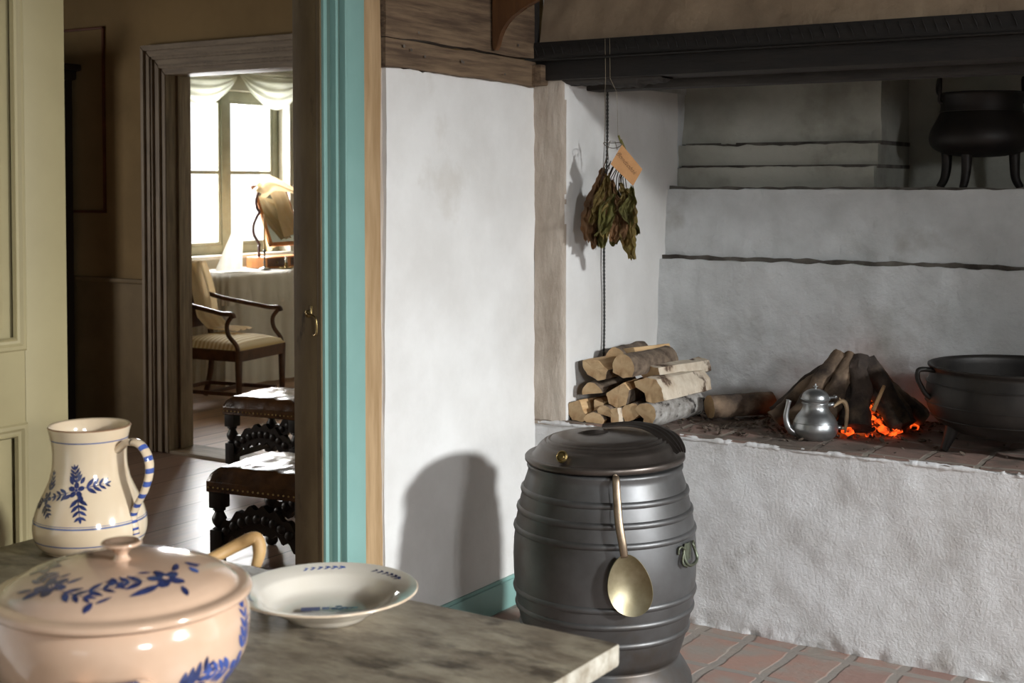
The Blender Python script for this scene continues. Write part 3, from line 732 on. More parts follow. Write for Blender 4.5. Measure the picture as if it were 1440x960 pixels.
# ------------------------------------------------------------------ firewood
def log(name,label,c,L,sec,mats,rz=0,rx=0,roll=0,sd=0,group='firewood stacked on the hearth',parent=None,ry=0,taper=0.):
    """sec: list of (x,z,kind) outline; kind 0 split face following this vertex, 1 bark. Axis +Y from its sawn end"""
    bm=nb(); n=len(sec); NL=10; rings=[]
    # densify outline
    pts=[]
    for i in range(n):
        a=sec[i]; b=sec[(i+1)%n]; k=max(2,int(math.hypot(b[0]-a[0],b[1]-a[1])/.006))
        for j in range(k):
            t=j/k; pts.append((a[0]*(1-t)+b[0]*t,a[1]*(1-t)+b[1]*t,a[2]))
    m=len(pts)
    for r in range(NL+1):
        t=r/NL; ring=[]; y=L*t
        for (x,z,k) in pts:
            q=1-taper*t
            d=nz((x*1.,y*.6,z),22,sd)*(.0045 if k else .0025)
            l_=math.hypot(x,z) or 1
            yy=y+(nz((x,0,z),30,sd+r)*.004 if r in (0,NL) else 0)
            ring.append(bm.verts.new(((x+x/l_*d)*q,yy,(z+z/l_*d)*q)))
        rings.append(ring)
    for r in range(NL):
        for i in range(m):
            j=(i+1)%m; f=bm.faces.new((rings[r][i],rings[r][j],rings[r+1][j],rings[r+1][i])); f.material_index=2 if pts[i][2] else 1
    for ring,rev in ((rings[0],0),(rings[-1],1)):
        cc=sum((v.co for v in ring),Vector())/m; cvx=bm.verts.new(cc)
        for i in range(m):
            j=(i+1)%m; f=bm.faces.new((ring[j],ring[i],cvx)); f.material_index=0
    fix(bm)
    o=link(name,bm,mats,parent,smooth=35); o.location=c; o.rotation_euler=Euler((R(rx),R(roll),R(rz)),'XYZ')
    if ry: o.rotation_euler=Euler((R(rx),R(ry),R(rz)),'XYZ')
    if not parent: tag(o,label,'log',group)
    return o
def arc(r,a0,a1,n=10,cx=0,cz=0): return [(cx+r*math.cos(R(a0+(a1-a0)*k/n)),cz+r*math.sin(R(a0+(a1-a0)*k/n)),1) for k in range(n+1)]
EG,SW,BK,BI,BG=M['endgrain'],M['splitwood'],M['bark'],M['birch'],M['birch_g']
ZB=ZL+.002
log('split_log','wedge of split firewood at the top left of the stack with pale sawn face',(-2.392,4.21,.832),.30,[(-.052,.030,0),(.008,.036,0),(.060,.004,1),(.045,-.028,1),(.015,-.038,1),(-.03,-.020,1),(-.05,.008,1)],[EG,SW,BK],sd=1,rz=-3)
log('split_log','thick round bark covered log on top of the firewood stack',(-2.268,4.20,.850),.30,[p[:2]+(p[2],) for p in arc(.047,-40,200,14)]+[(-.045,-.02,0),(-.0,-.038,0)],[EG,SW,BK],sd=2,rz=-4)
log('split_log','half round log in the left middle of the stack below the top wedge',(-2.395,4.20,.752),.29,arc(.042,8,172,10,0,-.005)+[(-.04,-.012,0)],[EG,SW,BK],sd=3,rz=2)
log('split_log','quartered log in the centre of the stack under the round topmost one',(-2.292,4.20,.752),.30,[(-.045,.0,0),(.025,.045,0),(.047,.02,1),(.035,-.035,1),(.0,-.05,1),(-.036,-.036,1)],[EG,SW,BK],sd=4,rz=3)
log('split_log','broad birch log with peeling white bark at the right of the stack',(-2.168,4.205,.775),.33,[(-.062,.028,1),(-.015,.047,1),(.03,.042,1),(.052,.012,1),(.062,-.028,1),(.02,-.042,0),(-.012,-.038,0),(-.018,-.01,0),(-.055,.008,0)],[EG,M['splitwood'],BI],sd=5,rz=-5)
log('split_log','split log with bright pale top face at the lower left end of the stack',(-2.442,4.17,.683),.28,[(-.035,.025,0),(.010,.040,0),(.048,-.02,1),(.030,-.033,1),(-.02,-.034,1),(-.038,-.01,1)],[EG,SW,BK],sd=6,rz=-8)
log('split_log','narrow light stick wedged in the lower left of the stack',(-2.368,4.20,.704),.25,[(-.018,.022,0),(.020,.012,0),(.012,-.026,0),(-.018,-.024,1)],[EG,SW,BK],sd=7,rz=4)
log('split_log','curved slab of firewood lying lowest beside the bright split log',(-2.366,4.165,.668),.26,arc(.04,20,160,8,0,-.02)[:]+[(-.030,-.018,0),(.03,-.02,0)],[EG,SW,BK],sd=8,rz=10)
log('split_log','small arched offcut above the lowest slab of the stack',(-2.327,4.175,.690),.26,arc(.036,10,150,8,0,-.012)+[(-.028,-.006,0),(.02,-.016,0)],[EG,SW,BK],sd=9,rz=5)
log('split_log','upright bark covered piece at the bottom middle of the stack',(-2.290,4.17,.678),.24,[(-.012,.028,1),(.014,.030,1),(.018,-.026,1),(-.012,-.028,0)],[EG,SW,BI],sd=10,rz=-4)
log('split_log','dark half log low in the middle of the stack in shadow',(-2.232,4.20,.692),.28,arc(.040,15,190,9,0,-.004)+[(-.025,-.036,0),(.01,-.02,0)],[EG,SW,BK],sd=11,rz=2)
log('split_log','grey speckled birch log at the lower right of the stack',(-2.176,4.19,.694),.33,arc(.044,-75,160,12,0,-.002)+[(-.03,-.0,0),(-.006,-.016,0),(-.01,-.04,0)],[EG,SW,BG],sd=12,rz=-7)
log('split_log','log of ragged birch bark lying behind the top of the stack',(-2.215,4.30,.818),.30,[(-.05,.0,1),(-.01,.032,1),(.04,.028,1),(.05,-.01,1),(.0,-.03,0)],[EG,SW,BI],sd=13,rz=-12)
log('split_log','dark bark log at the back left under the twisted cord',(-2.375,4.34,.860),.24,arc(.040,-60,200,12),[EG,SW,BK],sd=14,rz=5)
log('split_log','pale squared stick resting across the wedge at the back of the stack',(-2.33,4.36,.882),.2,[(-.03,.012,0),(.02,.02,0),(.03,-.012,1),(-.02,-.02,1)],[EG,SW,BK],sd=15,rz=-15)
log('split_log','log hidden low at the back of the stack in the corner',(-2.41,4.48,.694),.26,arc(.045,0,360,14)[:-1],[EG,SW,BK],sd=16)
log('split_log','second log low at the back of the stack in the corner',(-2.31,4.52,.694),.24,arc(.045,0,360,14)[:-1],[EG,SW,BK],sd=17)
log('charred_log','single thick log with charred tip lying between stack and fire',(-2.055,4.46,.694),.25,arc(.042,0,360,16)[:-1],[EG,SW,M['char2']],sd=18,rz=-38,group='firewood stacked on the hearth')

# ------------------------------------------------------------------ fire
FX,FY=-1.585,4.60
cf=thing('log_fire','cone of charred logs smouldering on the brick hearth','fire',(FX,FY,ZL))
random.seed(5)
apex=[]
rt=Vector((math.cos(cu),math.sin(cu),0)); tw=Vector((math.sin(cu),-math.cos(cu),0))   # to the right / towards the room
def fl(a,b,r,mt,sd,sg='burning_log'):
    """log from base point a=(right,front,z) to top point b"""
    A=rt*a[0]+tw*a[1]+ez*a[2]; B=rt*b[0]+tw*b[1]+ez*b[2]
    bm=nb(); n=16; NL=16; d=(B-A).normalized(); x=d.orthogonal().normalized(); y=d.cross(x); rings=[]
    for k in range(NL+1):
        t=k/NL; p=A.lerp(B,t); rr=r*(1-.18*t)
        p=p+x*nz((t*2,sd,0),1.5)*.012+y*nz((t*2,sd,7),1.5)*.012
        rings.append([bm.verts.new(p+(x*math.cos(2*PI*i/n)+y*math.sin(2*PI*i/n))*rr*(1+.22*nz((math.cos(2*PI*i/n),math.sin(2*PI*i/n),t*3),1.6,sd)+.10*nz((math.cos(2*PI*i/n)*3,math.sin(2*PI*i/n)*3,t*9),1.6,sd))) for i in range(n)])
    for k in range(NL):
        for i in range(n): bm.faces.new((rings[k][i],rings[k][(i+1)%n],rings[k+1][(i+1)%n],rings[k+1][i]))
    bm.faces.new(rings[0][::-1]); bm.faces.new(rings[-1]); fix(bm)
    return link(sg,bm,M[mt],cf,smooth=50)
Z0=.03
for i,(a,b,r,mt) in enumerate([
  ((-.27,.02,Z0),(-.02,.0,.245),.032,'char2'),((-.22,.10,Z0),(-.03,.03,.255),.038,'char2'),((-.13,.17,Z0),(-.005,.05,.255),.040,'char2'),
  ((-.02,.20,Z0),(.015,.06,.25),.042,'char'),((.07,.20,Z0),(.035,.05,.245),.030,'char'),((.15,.15,Z0),(.05,.03,.235),.042,'char'),
  ((.24,.06,Z0),(.055,.02,.225),.032,'char2'),((.27,-.02,Z0),(.06,.0,.22),.030,'char2'),((-.24,-.08,Z0),(-.03,-.02,.24),.035,'char'),
  ((.2,-.12,Z0),(.04,-.03,.22),.035,'char'),((0,-.2,Z0),(.01,-.03,.22),.04,'char'),((-.12,-.15,Z0),(-.01,-.03,.23),.035,'char'),
  ((.115,.19,Z0),(.05,.06,.15),.024,'char'),((.19,.11,Z0),(.06,.05,.2),.025,'char2'),((-.07,.2,Z0),(-.0,.06,.2),.024,'char')]):
    if i in (4,): continue
    fl(a,b,r,mt,i*3.1)
bm=nb(); A_=rt*.03+tw*.20+ez*.09; B_=rt*.075+tw*.17+ez*.17; tube(bm,[A_,B_],[.008,.006],6); link('kindling_stick',bm,M['splitwood'],cf)
bm=nb()
for i in range(70):
    a=random.random()*2*PI; q=.05+.17*random.random()**.7
    c=rt*(q*math.cos(a)*1.05)+tw*(q*math.sin(a))+ez*(.010+.022*random.random())
    bmesh.ops.create_icosphere(bm,subdivisions=1,radius=.013+.012*random.random(),matrix=Matrix.Translation(c)@Matrix.Diagonal((1,1,.7,1)))
for i in range(26):
    a=-.3+random.random()*2.2; q=.08; 
    c=rt*(.02+.09*random.random())+tw*(.04+.05*random.random())+ez*(.04+.15*random.random())
    bmesh.ops.create_icosphere(bm,subdivisions=1,radius=.012,matrix=Matrix.Translation(c))
for v in bm.verts: v.co+=Vector((nz(v.co,60,1),nz(v.co,60,2),nz(v.co,60,3)))*.006
em=link('embers',bm,M['ember'],cf); em['kind']='stuff'; em['label']='glowing orange embers'
# crumbs of bark and ash
bm=nb(); random.seed(9)
for i in range(420):
    if i<220: a=random.random()*2*PI; q=.18+.16*random.random()**1.5; c=Vector((FX,FY,0))+rt*(q*math.cos(a)*1.1)+tw*(q*math.sin(a))
    elif i<380: c=Vector((-2.14+.5*random.random(),4.2+.45*random.random(),0))
    else: c=Vector((-2.45+1.6*random.random(),4.2+.5*random.random(),0))
    if c.y<4.185: continue
    s=.003+.007*random.random()**2
    m4=Matrix.Translation((c.x,c.y,ZL+.003+s*.4))@Euler((random.random()*.6,random.random()*.6,random.random()*6)).to_matrix().to_4x4()@Matrix.Diagonal((s*1.8,s,s*.45,1))
    bmesh.ops.create_icosphere(bm,subdivisions=1,radius=1,matrix=m4)
tag(link('bark_crumbs',bm,M['ash']),'loose ash and bark crumbs scattered on the brick hearth top','ash',kind='stuff')

# ------------------------------------------------------------------ pewter jug
jg=thing('pewter_coffee_pot','small round pewter pot with slim spout and pale grip near the hearth edge','coffee pot',(-1.602,4.312,ZL+.002),rz=cu)
px=.00239
pf=[(0,0),(.046,0),(.056,.003),(.066,.012),(.0735,.028),(.0745,.042),(.070,.060),(.060,.078),(.050,.090),(.0445,.100),(.0425,.108),(.0425,.122),(.044,.128),(.047,.131)]
bm=nb(); lathe(bm,spline(pf,4),64); lathe(bm,[(.0722,.056),(.0735,.0575),(.0722,.059)],64); lathe(bm,[(.044,.118),(.0455,.120),(.044,.122)],64)
link('body',bm,M['pewter'],jg)
bm=nb(); lathe(bm,spline([(.0475,.131),(.0485,.1335),(.046,.136),(.0445,.140),(.040,.151),(.028,.161),(.012,.166),(0,.1665)],4),64)
lid=link('lid',bm,M['pewter'],jg)
bm=nb(); lathe(bm,spline([(0,.165),(.004,.166),(.003,.170),(.006,.174),(.003,.178),(.002,.184),(0,.186)],3),16)
for sx in (-1,1): tube(bm,[(0,0,.1745),(sx*.009,0,.1755)],[.002,.001],6)
link('finial',bm,M['pewter'],lid)
bm=nb(); sp=spline([(-.060,.0,.020,.014),(-.080,.0,.028,.013),(-.094,.0,.050,.0105),(-.098,.0,.078,.009),(-.092,.0,.110,.0078),(-.088,.0,.128,.009)],5)
tube(bm,[p[:3] for p in sp],[p[3] for p in sp],14); tube(bm,[(-.088,0,.125),(-.098,0,.131)],[.006,.0015],8); link('spout',bm,M['pewter'],jg)
bm=nb(); tube(bm,[(.040,0,.137),(.062,0,.139),(.070,0,.139)],[.005,.004,.004],8); tube(bm,[(.066,-.006,.140),(.066,.006,.140)],.006,10); link('hinge',bm,M['pewter'],jg)
for q in (((.042,0,.112),(.062,0,.115)),((.068,0,.038),(.088,0,.036))):
    bm=nb(); tube(bm,q,.0075,12); link('handle_socket',bm,M['pewter'],jg)
bm=nb(); hp=spline([(.060,0,.108,.006),(.074,0,.118,.007),(.088,0,.126,.009),(.100,0,.118,.010),(.106,0,.095,.0085),(.104,0,.060,.008),(.101,0,.030,.005),(.100,0,.018,.003)],5)
tube(bm,[p[:3] for p in hp],[p[3] for p in hp],12,flat=.8); tube(bm,[(.084,0,.124),(.080,0,.138)],[.006,.001],8); tube(bm,[(.083,0,.036),(.103,0,.034)],.0055,10)
link('handle',bm,M['antler'],jg)

# ------------------------------------------------------------------ iron pot on the hearth
ip=thing('iron_pot','big black three legged cast iron pot standing on the hearth','pot',(-.998,4.50,ZL+.002),rz=cu)
bm=nb()
bz=.06
prof=[(0,.035),(.10,.038),(.19,.055),(.245,.085),(.272,.12),(.2815,.16),(.279,.20),(.270,.235),(.267,.25),(.275,.261),(.277,.268),(.268,.268),(.258,.255),(.262,.20),(.262,.15),(.23,.09),(.15,.06),(0,.055)]
lathe(bm,spline(prof,3),96)
for rr,zz in ((.2785,.212),(.2805,.150),(.2625,.104)): lathe(bm,[(rr-.006,zz-.004),(rr+.004,zz),(rr-.004,zz+.004)],96)
link('pot_bowl',bm,M['iron'],ip)
# casting seam and a highlight painted as a lighter right part
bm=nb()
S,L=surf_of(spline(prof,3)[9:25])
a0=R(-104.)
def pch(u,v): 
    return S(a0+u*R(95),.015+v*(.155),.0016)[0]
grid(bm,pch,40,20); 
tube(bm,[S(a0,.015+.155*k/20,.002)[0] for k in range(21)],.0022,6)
sm=link('casting_seam',bm,M['iron2'],ip); sm['label']='painted highlight on a quarter of the pot beside a raised casting seam'
for ang in (188,274,60):
    bm=nb(); a=R(ang); d=Vector((math.cos(a),math.sin(a),0))
    P=[d*.215+ez*.105,d*.222+ez*.065,d*.236+ez*.028,d*.248+ez*.0]
    P=spline([tuple(p) for p in P],4); tube(bm,P,[.034-.019*k/(len(P)-1) for k in range(len(P))],12,flat=.7); link('leg',bm,M['iron'],ip)
for sx in (-1,1):
    bm=nb()
    P=spline([(sx*.262,0,.252),(sx*.295,0,.256),(sx*.318,0,.252),(sx*.320,0,.228),(sx*.308,0,.200),(sx*.292,0,.175),(sx*.270,0,.160)],5)
    tube(bm,P,.0105,8,flat=.8); link('handle',bm,M['iron'],ip)

# ------------------------------------------------------------------ cauldron on the smoke shelf
cz=1.483
ca=thing('bronze_cauldron','dark long legged cauldron standing up on the smoke shelf at right','cauldron',(-1.295,5.2,cz),rz=cu)
bm=nb()
pr=[(0,.115),(.07,.118),(.135,.130),(.175,.152),(.188,.182),(.182,.215),(.165,.248),(.150,.278),(.146,.285),(.148,.290),(.146,.31),(.152,.345),(.158,.352),(.150,.352),(.140,.31),(.142,.28),(.17,.22),(.17,.17),(.12,.14),(0,.128)]
lathe(bm,spline(pr,3),80); lathe(bm,[(.146,.283),(.152,.287),(.146,.291)],80)
link('bowl',bm,M['bronze'],ca)
for ax,ay in ((-.075,-.06),(-.11,.06),(.125,.0)):
    bm=nb(); 
    P=spline([(ax,ay,.16),(ax+.002,ay,.09),(ax*1.05,ay*1.05,.035),(ax*1.2,ay*1.2,.002)],4); tube(bm,P,[.022-.008*k/(len(P)-1) for k in range(len(P))],10); link('leg',bm,M['bronze'],ca)
for sx in (-1,1):
    bm=nb(); P=spline([(sx*.142,0,.318),(sx*.158,0,.325),(sx*.160,-.014,.36),(sx*.158,-.012,.40),(sx*.156,.0,.412),(sx*.158,.012,.40),(sx*.160,.014,.36),(sx*.150,0,.34)],4); tube(bm,P,.0065,8); link('lug_handle',bm,M['bronze'],ca)

# ------------------------------------------------------------------ barrel vat
vt=thing('copper_water_barrel','dark metal barrel shaped water vat with ribbed bands in front of the hearth','barrel',(-1.985,3.56,0),rz=cu)
bm=nb()
pb=[(0,.004),(.262,.004),(.266,.0),(.262,.02),(.245,.05),(.228,.076),(.222,.084),(.226,.086),(.234,.11),(.246,.15),(.258,.20),(.268,.25),(.275,.32),(.277,.38),(.275,.43),(.268,.49),(.256,.55),(.244,.60),(.234,.63),(.232,.640),(.236,.650),(.236,.658),(.228,.660),(.0,.660)]
lathe(bm,pb,128)
SB,LB=surf_of(pb)
def rad(z):
    for (a,b),(c,d) in zip(pb[5:],pb[6:]):
        if b<=z<=d: return a+(c-a)*(z-b)/(d-b)
    return .25
link('body',bm,M['copper'],vt)
for zz in (.580,.524,.468,.286,.236,.176):
    bm=nb(); r=rad(zz); lathe(bm,[(r-.002,zz-.011),(r+.0045,zz-.007),(r+.0065,zz),(r+.0045,zz+.007),(r-.002,zz+.011)],128); link('raised_band',bm,M['copper'],vt)
# lid, slightly tilted
bm=nb()
pl=[(.0,-.004),(.225,-.004),(.238,-.002),(.242,.004),(.242,.014),(.238,.018),(.224,.016),(.217,.019),(.204,.040),(.193,.052),(.188,.051),(.186,.058),(.180,.059),(.176,.057),(.174,.064),(.168,.065),(.164,.063),(.161,.068),(.13,.073),(.08,.077),(.0,.079)]
lathe(bm,pl,128); 
lo=link('lid',bm,M['copper_lid'],vt,loc=(0,0,.668),rot=(R(0),R(-1.0),0))
bm=nb()
# raised curved strap from the top to the right rim
SP,LP=surf_of(pl)
cur=[(.0,.08,.080),(.07,.062,.088),(.13,.038,.086),(.178,.006,.070),(.207,-.03,.045),(.224,-.062,.019)]
def strap(u,v):
    P=spline(cur,8); fi=u*(len(P)-1); i=min(len(P)-2,int(fi)); p=Vector(P[i]).lerp(Vector(P[i+1]),fi-i); q=Vector(P[min(i+2,len(P)-1)])-Vector(P[max(i-1,0)])
    q.normalize(); s=Vector((-q.y,q.x,0)); 
    if s.length<.1: s=Vector((0,1,0))
    s.normalize(); w=.010+.040*math.sin(PI*min(1,u*.86+.10))
    e=(v-.5)*2
    return p+s*e*w+ez*(.004+.006*(1-e*e)+.0018*math.cos(e*14)*(1-e*e))
grid(bm,strap,48,18); bmesh.ops.solidify(bm,geom=bm.faces[:],thickness=.004); link('lid_handle',bm,M['copper_lid'],lo)
bm=nb()
def fin(u,v):
    a=-2.6+u*2.2; r0=.098; 
    h=.016*math.sin(PI*u)
    return Vector((-.035+math.cos(a)*r0*.62,.03+math.sin(a)*r0*.5+v*.010,.072+h*v+.002))
grid(bm,fin,24,3); bmesh.ops.solidify(bm,geom=bm.faces[:],thickness=.003); link('raised_leaf',bm,M['copper_lid'],lo)
bm=nb()
kn=[(0,.016),(.009,.016),(.012,.013),(.014,.016),(.017,.015),(.019,.009),(.016,.003),(.012,.0)]
lathe(bm,kn,28); a=R(-129)
S1=Matrix.Translation((math.cos(a)*.206,math.sin(a)*.206,.038))@Matrix.Rotation(a,4,'Z')@Matrix.Rotation(R(66),4,'Y')
bmesh.ops.transform(bm,matrix=S1,verts=bm.verts); kb=link('lid_knob',bm,M['brass'],lo); kb['label']='round brass stud on the lid'
for ang,nm in ((-34,'drop_handle'),(146,'drop_handle')):
    a=R(ang); bm=nb(); rr=rad(.41)
    F=lambda s,h,o:(Vector((math.cos(a+s/rr),math.sin(a+s/rr),0))*(rr+o)+ez*(.432+h))
    # back plate with two curls, ring below
    tube(bm,spline([tuple(F(-.050,-.004,.004)),tuple(F(-.047,.012,.004)),tuple(F(-.036,.016,.005)),tuple(F(-.028,.008,.008)),tuple(F(-.040,-.012,.012)),tuple(F(-.043,-.030,.016)),tuple(F(-.030,-.040,.020))],4),.0038,8)
    tube(bm,spline([tuple(F(.050,-.004,.004)),tuple(F(.047,.012,.004)),tuple(F(.036,.016,.005)),tuple(F(.028,.008,.008)),tuple(F(.040,-.012,.012)),tuple(F(.043,-.028,.016)),tuple(F(.030,-.036,.020))],4),.0038,8)
    tube(bm,spline([tuple(F(-.030,.010,.008)),tuple(F(-.034,-.015,.014)),tuple(F(-.024,-.036,.020)),tuple(F(0,-.040,.022)),tuple(F(.030,-.034,.020)),tuple(F(.036,-.015,.014)),tuple(F(.030,.010,.008))],4),.0048,8)
    grid(bm,lambda u,v:F((u-.5)*.05*(1-.4*abs(v-.3)),-.028+v*.05,.004+.004*math.sin(PI*u)),8,6)
    link(nm,bm,M['brass_green'],vt)

# ------------------------------------------------------------------ spoon hooked on the barrel
cd=Vector((0,0,0))
A=math.atan2(-3.56,1.985)   # towards the viewer
sa=A+R(4.5)
out=Vector((math.cos(sa),math.sin(sa),0)); side=Vector((-math.sin(sa),math.cos(sa),0))
so=thing('brass_serving_spoon','long handled brass spoon hooked on the barrel rim, bowl down','spoon',(-1.985,3.56,0))
def SPT(s,z,o): return out*o+side*s+ez*z
bm=nb()
P=spline([tuple(SPT(.012,.662,.236)),tuple(SPT(.011,.664,.244)),tuple(SPT(.012,.655,.256)),tuple(SPT(.014,.60,.272)),tuple(SPT(.018,.54,.290)),tuple(SPT(.026,.49,.300)),tuple(SPT(.032,.450,.303))],6)
n_=len(P); tube(bm,P,[.008+.004*abs(math.sin(k/n_*2.4)) for k in range(n_)],12,flat=.5,up=tuple(out))
link('handle',bm,M['spoon_h'],so)
bm=nb()
def bowl(u,v):
    # u around, v centre->rim ; egg outline
    a=u*2*PI; w=.062; h=.088
    s=math.sin(a)*w*v*(1-.16*math.cos(a)); z=math.cos(a)*h*v
    d=-.026*(1-v*v)
    return SPT(.047+s-z*.10, .370+z, .306+d)
grid(bm,bowl,48,12,closed_u=True); bmesh.ops.remove_doubles(bm,verts=bm.verts[:],dist=.0002)
bmesh.ops.solidify(bm,geom=bm.faces[:],thickness=.0022); fix(bm)
link('bowl',bm,M['spoon'],so)

# ------------------------------------------------------------------ kitchen table
tx0,tx1,ty0,ty1=-2.40,-1.044,.92,1.925
tb=thing('kitchen_table','heavy weathered grey wooden table in the foreground','table',((tx0+tx1)/2,(ty0+ty1)/2,0))
cx,cy=(tx0+tx1)/2,(ty0+ty1)/2
bm=nb(); box(bm,(tx0-cx,ty0-cy,.712),(tx1-cx,ty1-cy,.750),bev=.006)
for f in bm.faces:
    if abs(f.normal.z)<.5: f.material_index=1
link('tabletop',bm,[M['table'],M['table_edge']],tb)
bm=nb()
for a,b in (((-.6,-.42),(.6,-.39)),((-.6,.39),(.6,.42)),((-.6,-.42),(-.57,.42)),((.57,-.42),(.6,.42))): box(bm,(a[0],a[1],.60),(b[0],b[1],.712),bev=.003)
link('apron',bm,M['table_edge'],tb)
for sx in (-1,1):
    for sy in (-1,1):
        bm=nb(); box(bm,(sx*.585-.035,sy*.405-.035,0),(sx*.585+.035,sy*.405+.035,.71),bev=.006); link('leg',bm,M['table'],tb)

ZT0=.750
# ------------------------------------------------------------------ pitcher
pt=thing('ceramic_pitcher','cream pitcher with blue floral sprig and striped handle on the table','pitcher',(-2.243,1.845,ZT0+.001))
CA=R(-39.5)
pp=[(.0,.0),(.085,.0),(.096,.003),(.107,.014),(.113,.030),(.1145,.048),(.111,.070),(.102,.096),(.090,.122),(.080,.146),(.0755,.170),(.0745,.195),(.0765,.220),(.081,.240),(.0835,.250)]
ps=spline(pp,5)
mis=[]
for (a,b),(c,d) in zip(ps,ps[1:]):
    z=(b+d)/2; mis.append(0)
bm=nb()
inner=[(.0835,.250),(.0815,.253),(.078,.249),(.072,.23),(.070,.19),(.084,.13),(.106,.06),(.10,.012),(0,.008)]
lathe(bm,ps,96); lathe(bm,inner,96,mis=[1,0,0,0,0,0,0,0])
S,L=surf_of(ps)
def s_at(z):
    for k in range(len(ps)-1):
        if ps[k+1][1]>=z and ps[k][0]>.05: return L[k]+(z-ps[k][1])/max(1e-6,(ps[k+1][1]-ps[k][1]))*(L[k+1]-L[k])
def ringline(bm,S,s,w,mi,n=96):
    A=[bm.verts.new(S(2*PI*i/n,s-w/2,.0006)[0]) for i in range(n)]; B=[bm.verts.new(S(2*PI*i/n,s+w/2,.0006)[0]) for i in range(n)]
    for i in range(n):
        f=bm.faces.new((A[i],A[(i+1)%n],B[(i+1)%n],B[i])); f.material_index=mi
ringline(bm,S,s_at(.227),.0026,3); ringline(bm,S,s_at(.062),.0034,3); ringline(bm,S,s_at(.026),.0026,3); ringline(bm,S,s_at(.0665),.0012,3)
t0=CA-R(18); s0=s_at(.135)
flower(bm,S,t0,s0,.016,2,2,rot=20)
sprig(bm,S,t0,s0,.0,.010,100,.034,4,.017,2)
sprig(bm,S,t0,s0,.012,.004,8,.050,4,.019,2)
sprig(bm,S,t0,s0,.004,-.010,-82,.048,4,.018,2)
sprig(bm,S,t0,s0,-.012,-.004,200,.035,3,.016,2)
for dx,dy in ((-.012,.018),(.012,.02),(-.016,-.014),(.010,-.016)): stroke(bm,S,t0,s0,dx,dy,.016,.009,math.degrees(math.atan2(dy,dx)),2)
t1=CA-R(62); flower(bm,S,t1,s_at(.115),.014,2,2); sprig(bm,S,t1,s_at(.115),.0,.01,95,.04,4,.016,2); sprig(bm,S,t1,s_at(.115),0,-.008,-50,.03,3,.016,2); sprig(bm,S,t1,s_at(.115),-.008,-.004,215,.03,3,.016,2)
link('jug_body',bm,[M['glaze'],M['rimbrown'],M['cobalt'],M['inkgrey']],pt,smooth=50)
ha=CA+R(50); hd=Vector((math.cos(ha),math.sin(ha),0))
P=spline([tuple(hd*.070+ez*.205),tuple(hd*.095+ez*.222),tuple(hd*.125+ez*.222),tuple(hd*.146+ez*.198),tuple(hd*.150+ez*.165),tuple(hd*.138+ez*.128),tuple(hd*.120+ez*.098),tuple(hd*.109+ez*.072),tuple(hd*.113+ez*.050),tuple(hd*.116+ez*.036)],7)
bm=nb(); NN=len(P); mm=[]
for i in range(NN-1):
    t=i/NN; on_= (i%5) in (1,2) and i>13
    mm.append(1 if on_ else 0)
hr=[.014-.005*(k/NN) for k in range(NN)]
tube(bm,P,hr,14,flat=.55,mis=mm,up=tuple(hd)); link('handle',bm,[M['glaze'],M['cobalt_b']],pt,smooth=50)

# ------------------------------------------------------------------ tureen
tu=thing('ceramic_tureen','large pinkish lidded tureen painted with blue flowers at the table front','tureen',(-1.457,1.251,ZT0+.001))
CT=R(-40.7)
tp=[(0,0),(.085,0),(.09,.006),(.086,.014),(.10,.028),(.140,.062),(.166,.100),(.1725,.135),(.172,.158),(.167,.174),(.164,.180)]
ts=spline(tp,5)
bm=nb(); lathe(bm,ts,128); lathe(bm,[(.167,.180),(.162,.180),(.160,.16),(.13,.07),(0,.03)],128)
S,L=surf_of(ts); n_=len(ts)
def st(z):
    for k in range(8,n_-1):
        if ts[k+1][1]>=z: return L[k]+(z-ts[k][1])/max(1e-6,(ts[k+1][1]-ts[k][1]))*(L[k+1]-L[k])
tt=CT+R(62)
flower(bm,S,tt,st(.095),.022,2,2); 
sprig(bm,S,tt,st(.095),.01,.016,80,.066,5,.022,2); sprig(bm,S,tt,st(.095),-.016,.004,165,.05,4,.022,2); sprig(bm,S,tt,st(.095),.0,-.01,-100,.05,4,.022,2)
t2=CT+R(28)
sprig(bm,S,t2,st(.085),-.015,.0,38,.055,4,.028,1); sprig(bm,S,t2,st(.085),-.015,-.01,190,.05,4,.022,2); stroke(bm,S,t2,st(.11),.012,.0,.034,.012,62,1)
t3=CT+R(0); sprig(bm,S,t3,st(.07),0,0,20,.04,3,.02,2)
link('bowl',bm,[M['glaze_pink'],M['cobalt'],M['cobalt_b']],tu,smooth=50)
for sgn in (0,1):
    a=CT-R(5)+PI*sgn; d=Vector((math.cos(a),math.sin(a),0)); s_=Vector((-math.sin(a),math.cos(a),0))
    bm=nb(); P=spline([tuple(d*.150+s_*-.045+ez*.105),tuple(d*.186+s_*-.038+ez*.118),tuple(d*.205+s_*-.018+ez*.122),tuple(d*.207+s_*.018+ez*.122),tuple(d*.186+s_*.038+ez*.118),tuple(d*.150+s_*.045+ez*.105)],5)
    tube(bm,P,.012,12,mis=[1 if 8<k<18 else 0 for k in range(len(P)-1)]); link('handle',bm,[M['glaze_pink'],M['cobalt']],tu)
pl=[(.160,.181),(.173,.183),(.1765,.187),(.175,.192),(.168,.195),(.158,.196),(.153,.199),(.147,.205),(.135,.213),(.113,.221),(.085,.2275),(.05,.231),(.018,.232),(.0,.232)]
pls=spline(pl,4); bm=nb(); lathe(bm,pls,128)
S,L=surf_of(pls)
def sr(r):
    for k in range(16,len(pls)-1):
        if pls[k+1][0]<=r: return L[k]+(pls[k][0]-r)/max(1e-6,(pls[k][0]-pls[k+1][0]))*(L[k+1]-L[k])
f1,r1=CT+R(34),sr(.100)
flower(bm,S,f1,r1,.024,1,0,rot=15)
flower(bm,S,f1,r1,.013,1,0,rot=50)
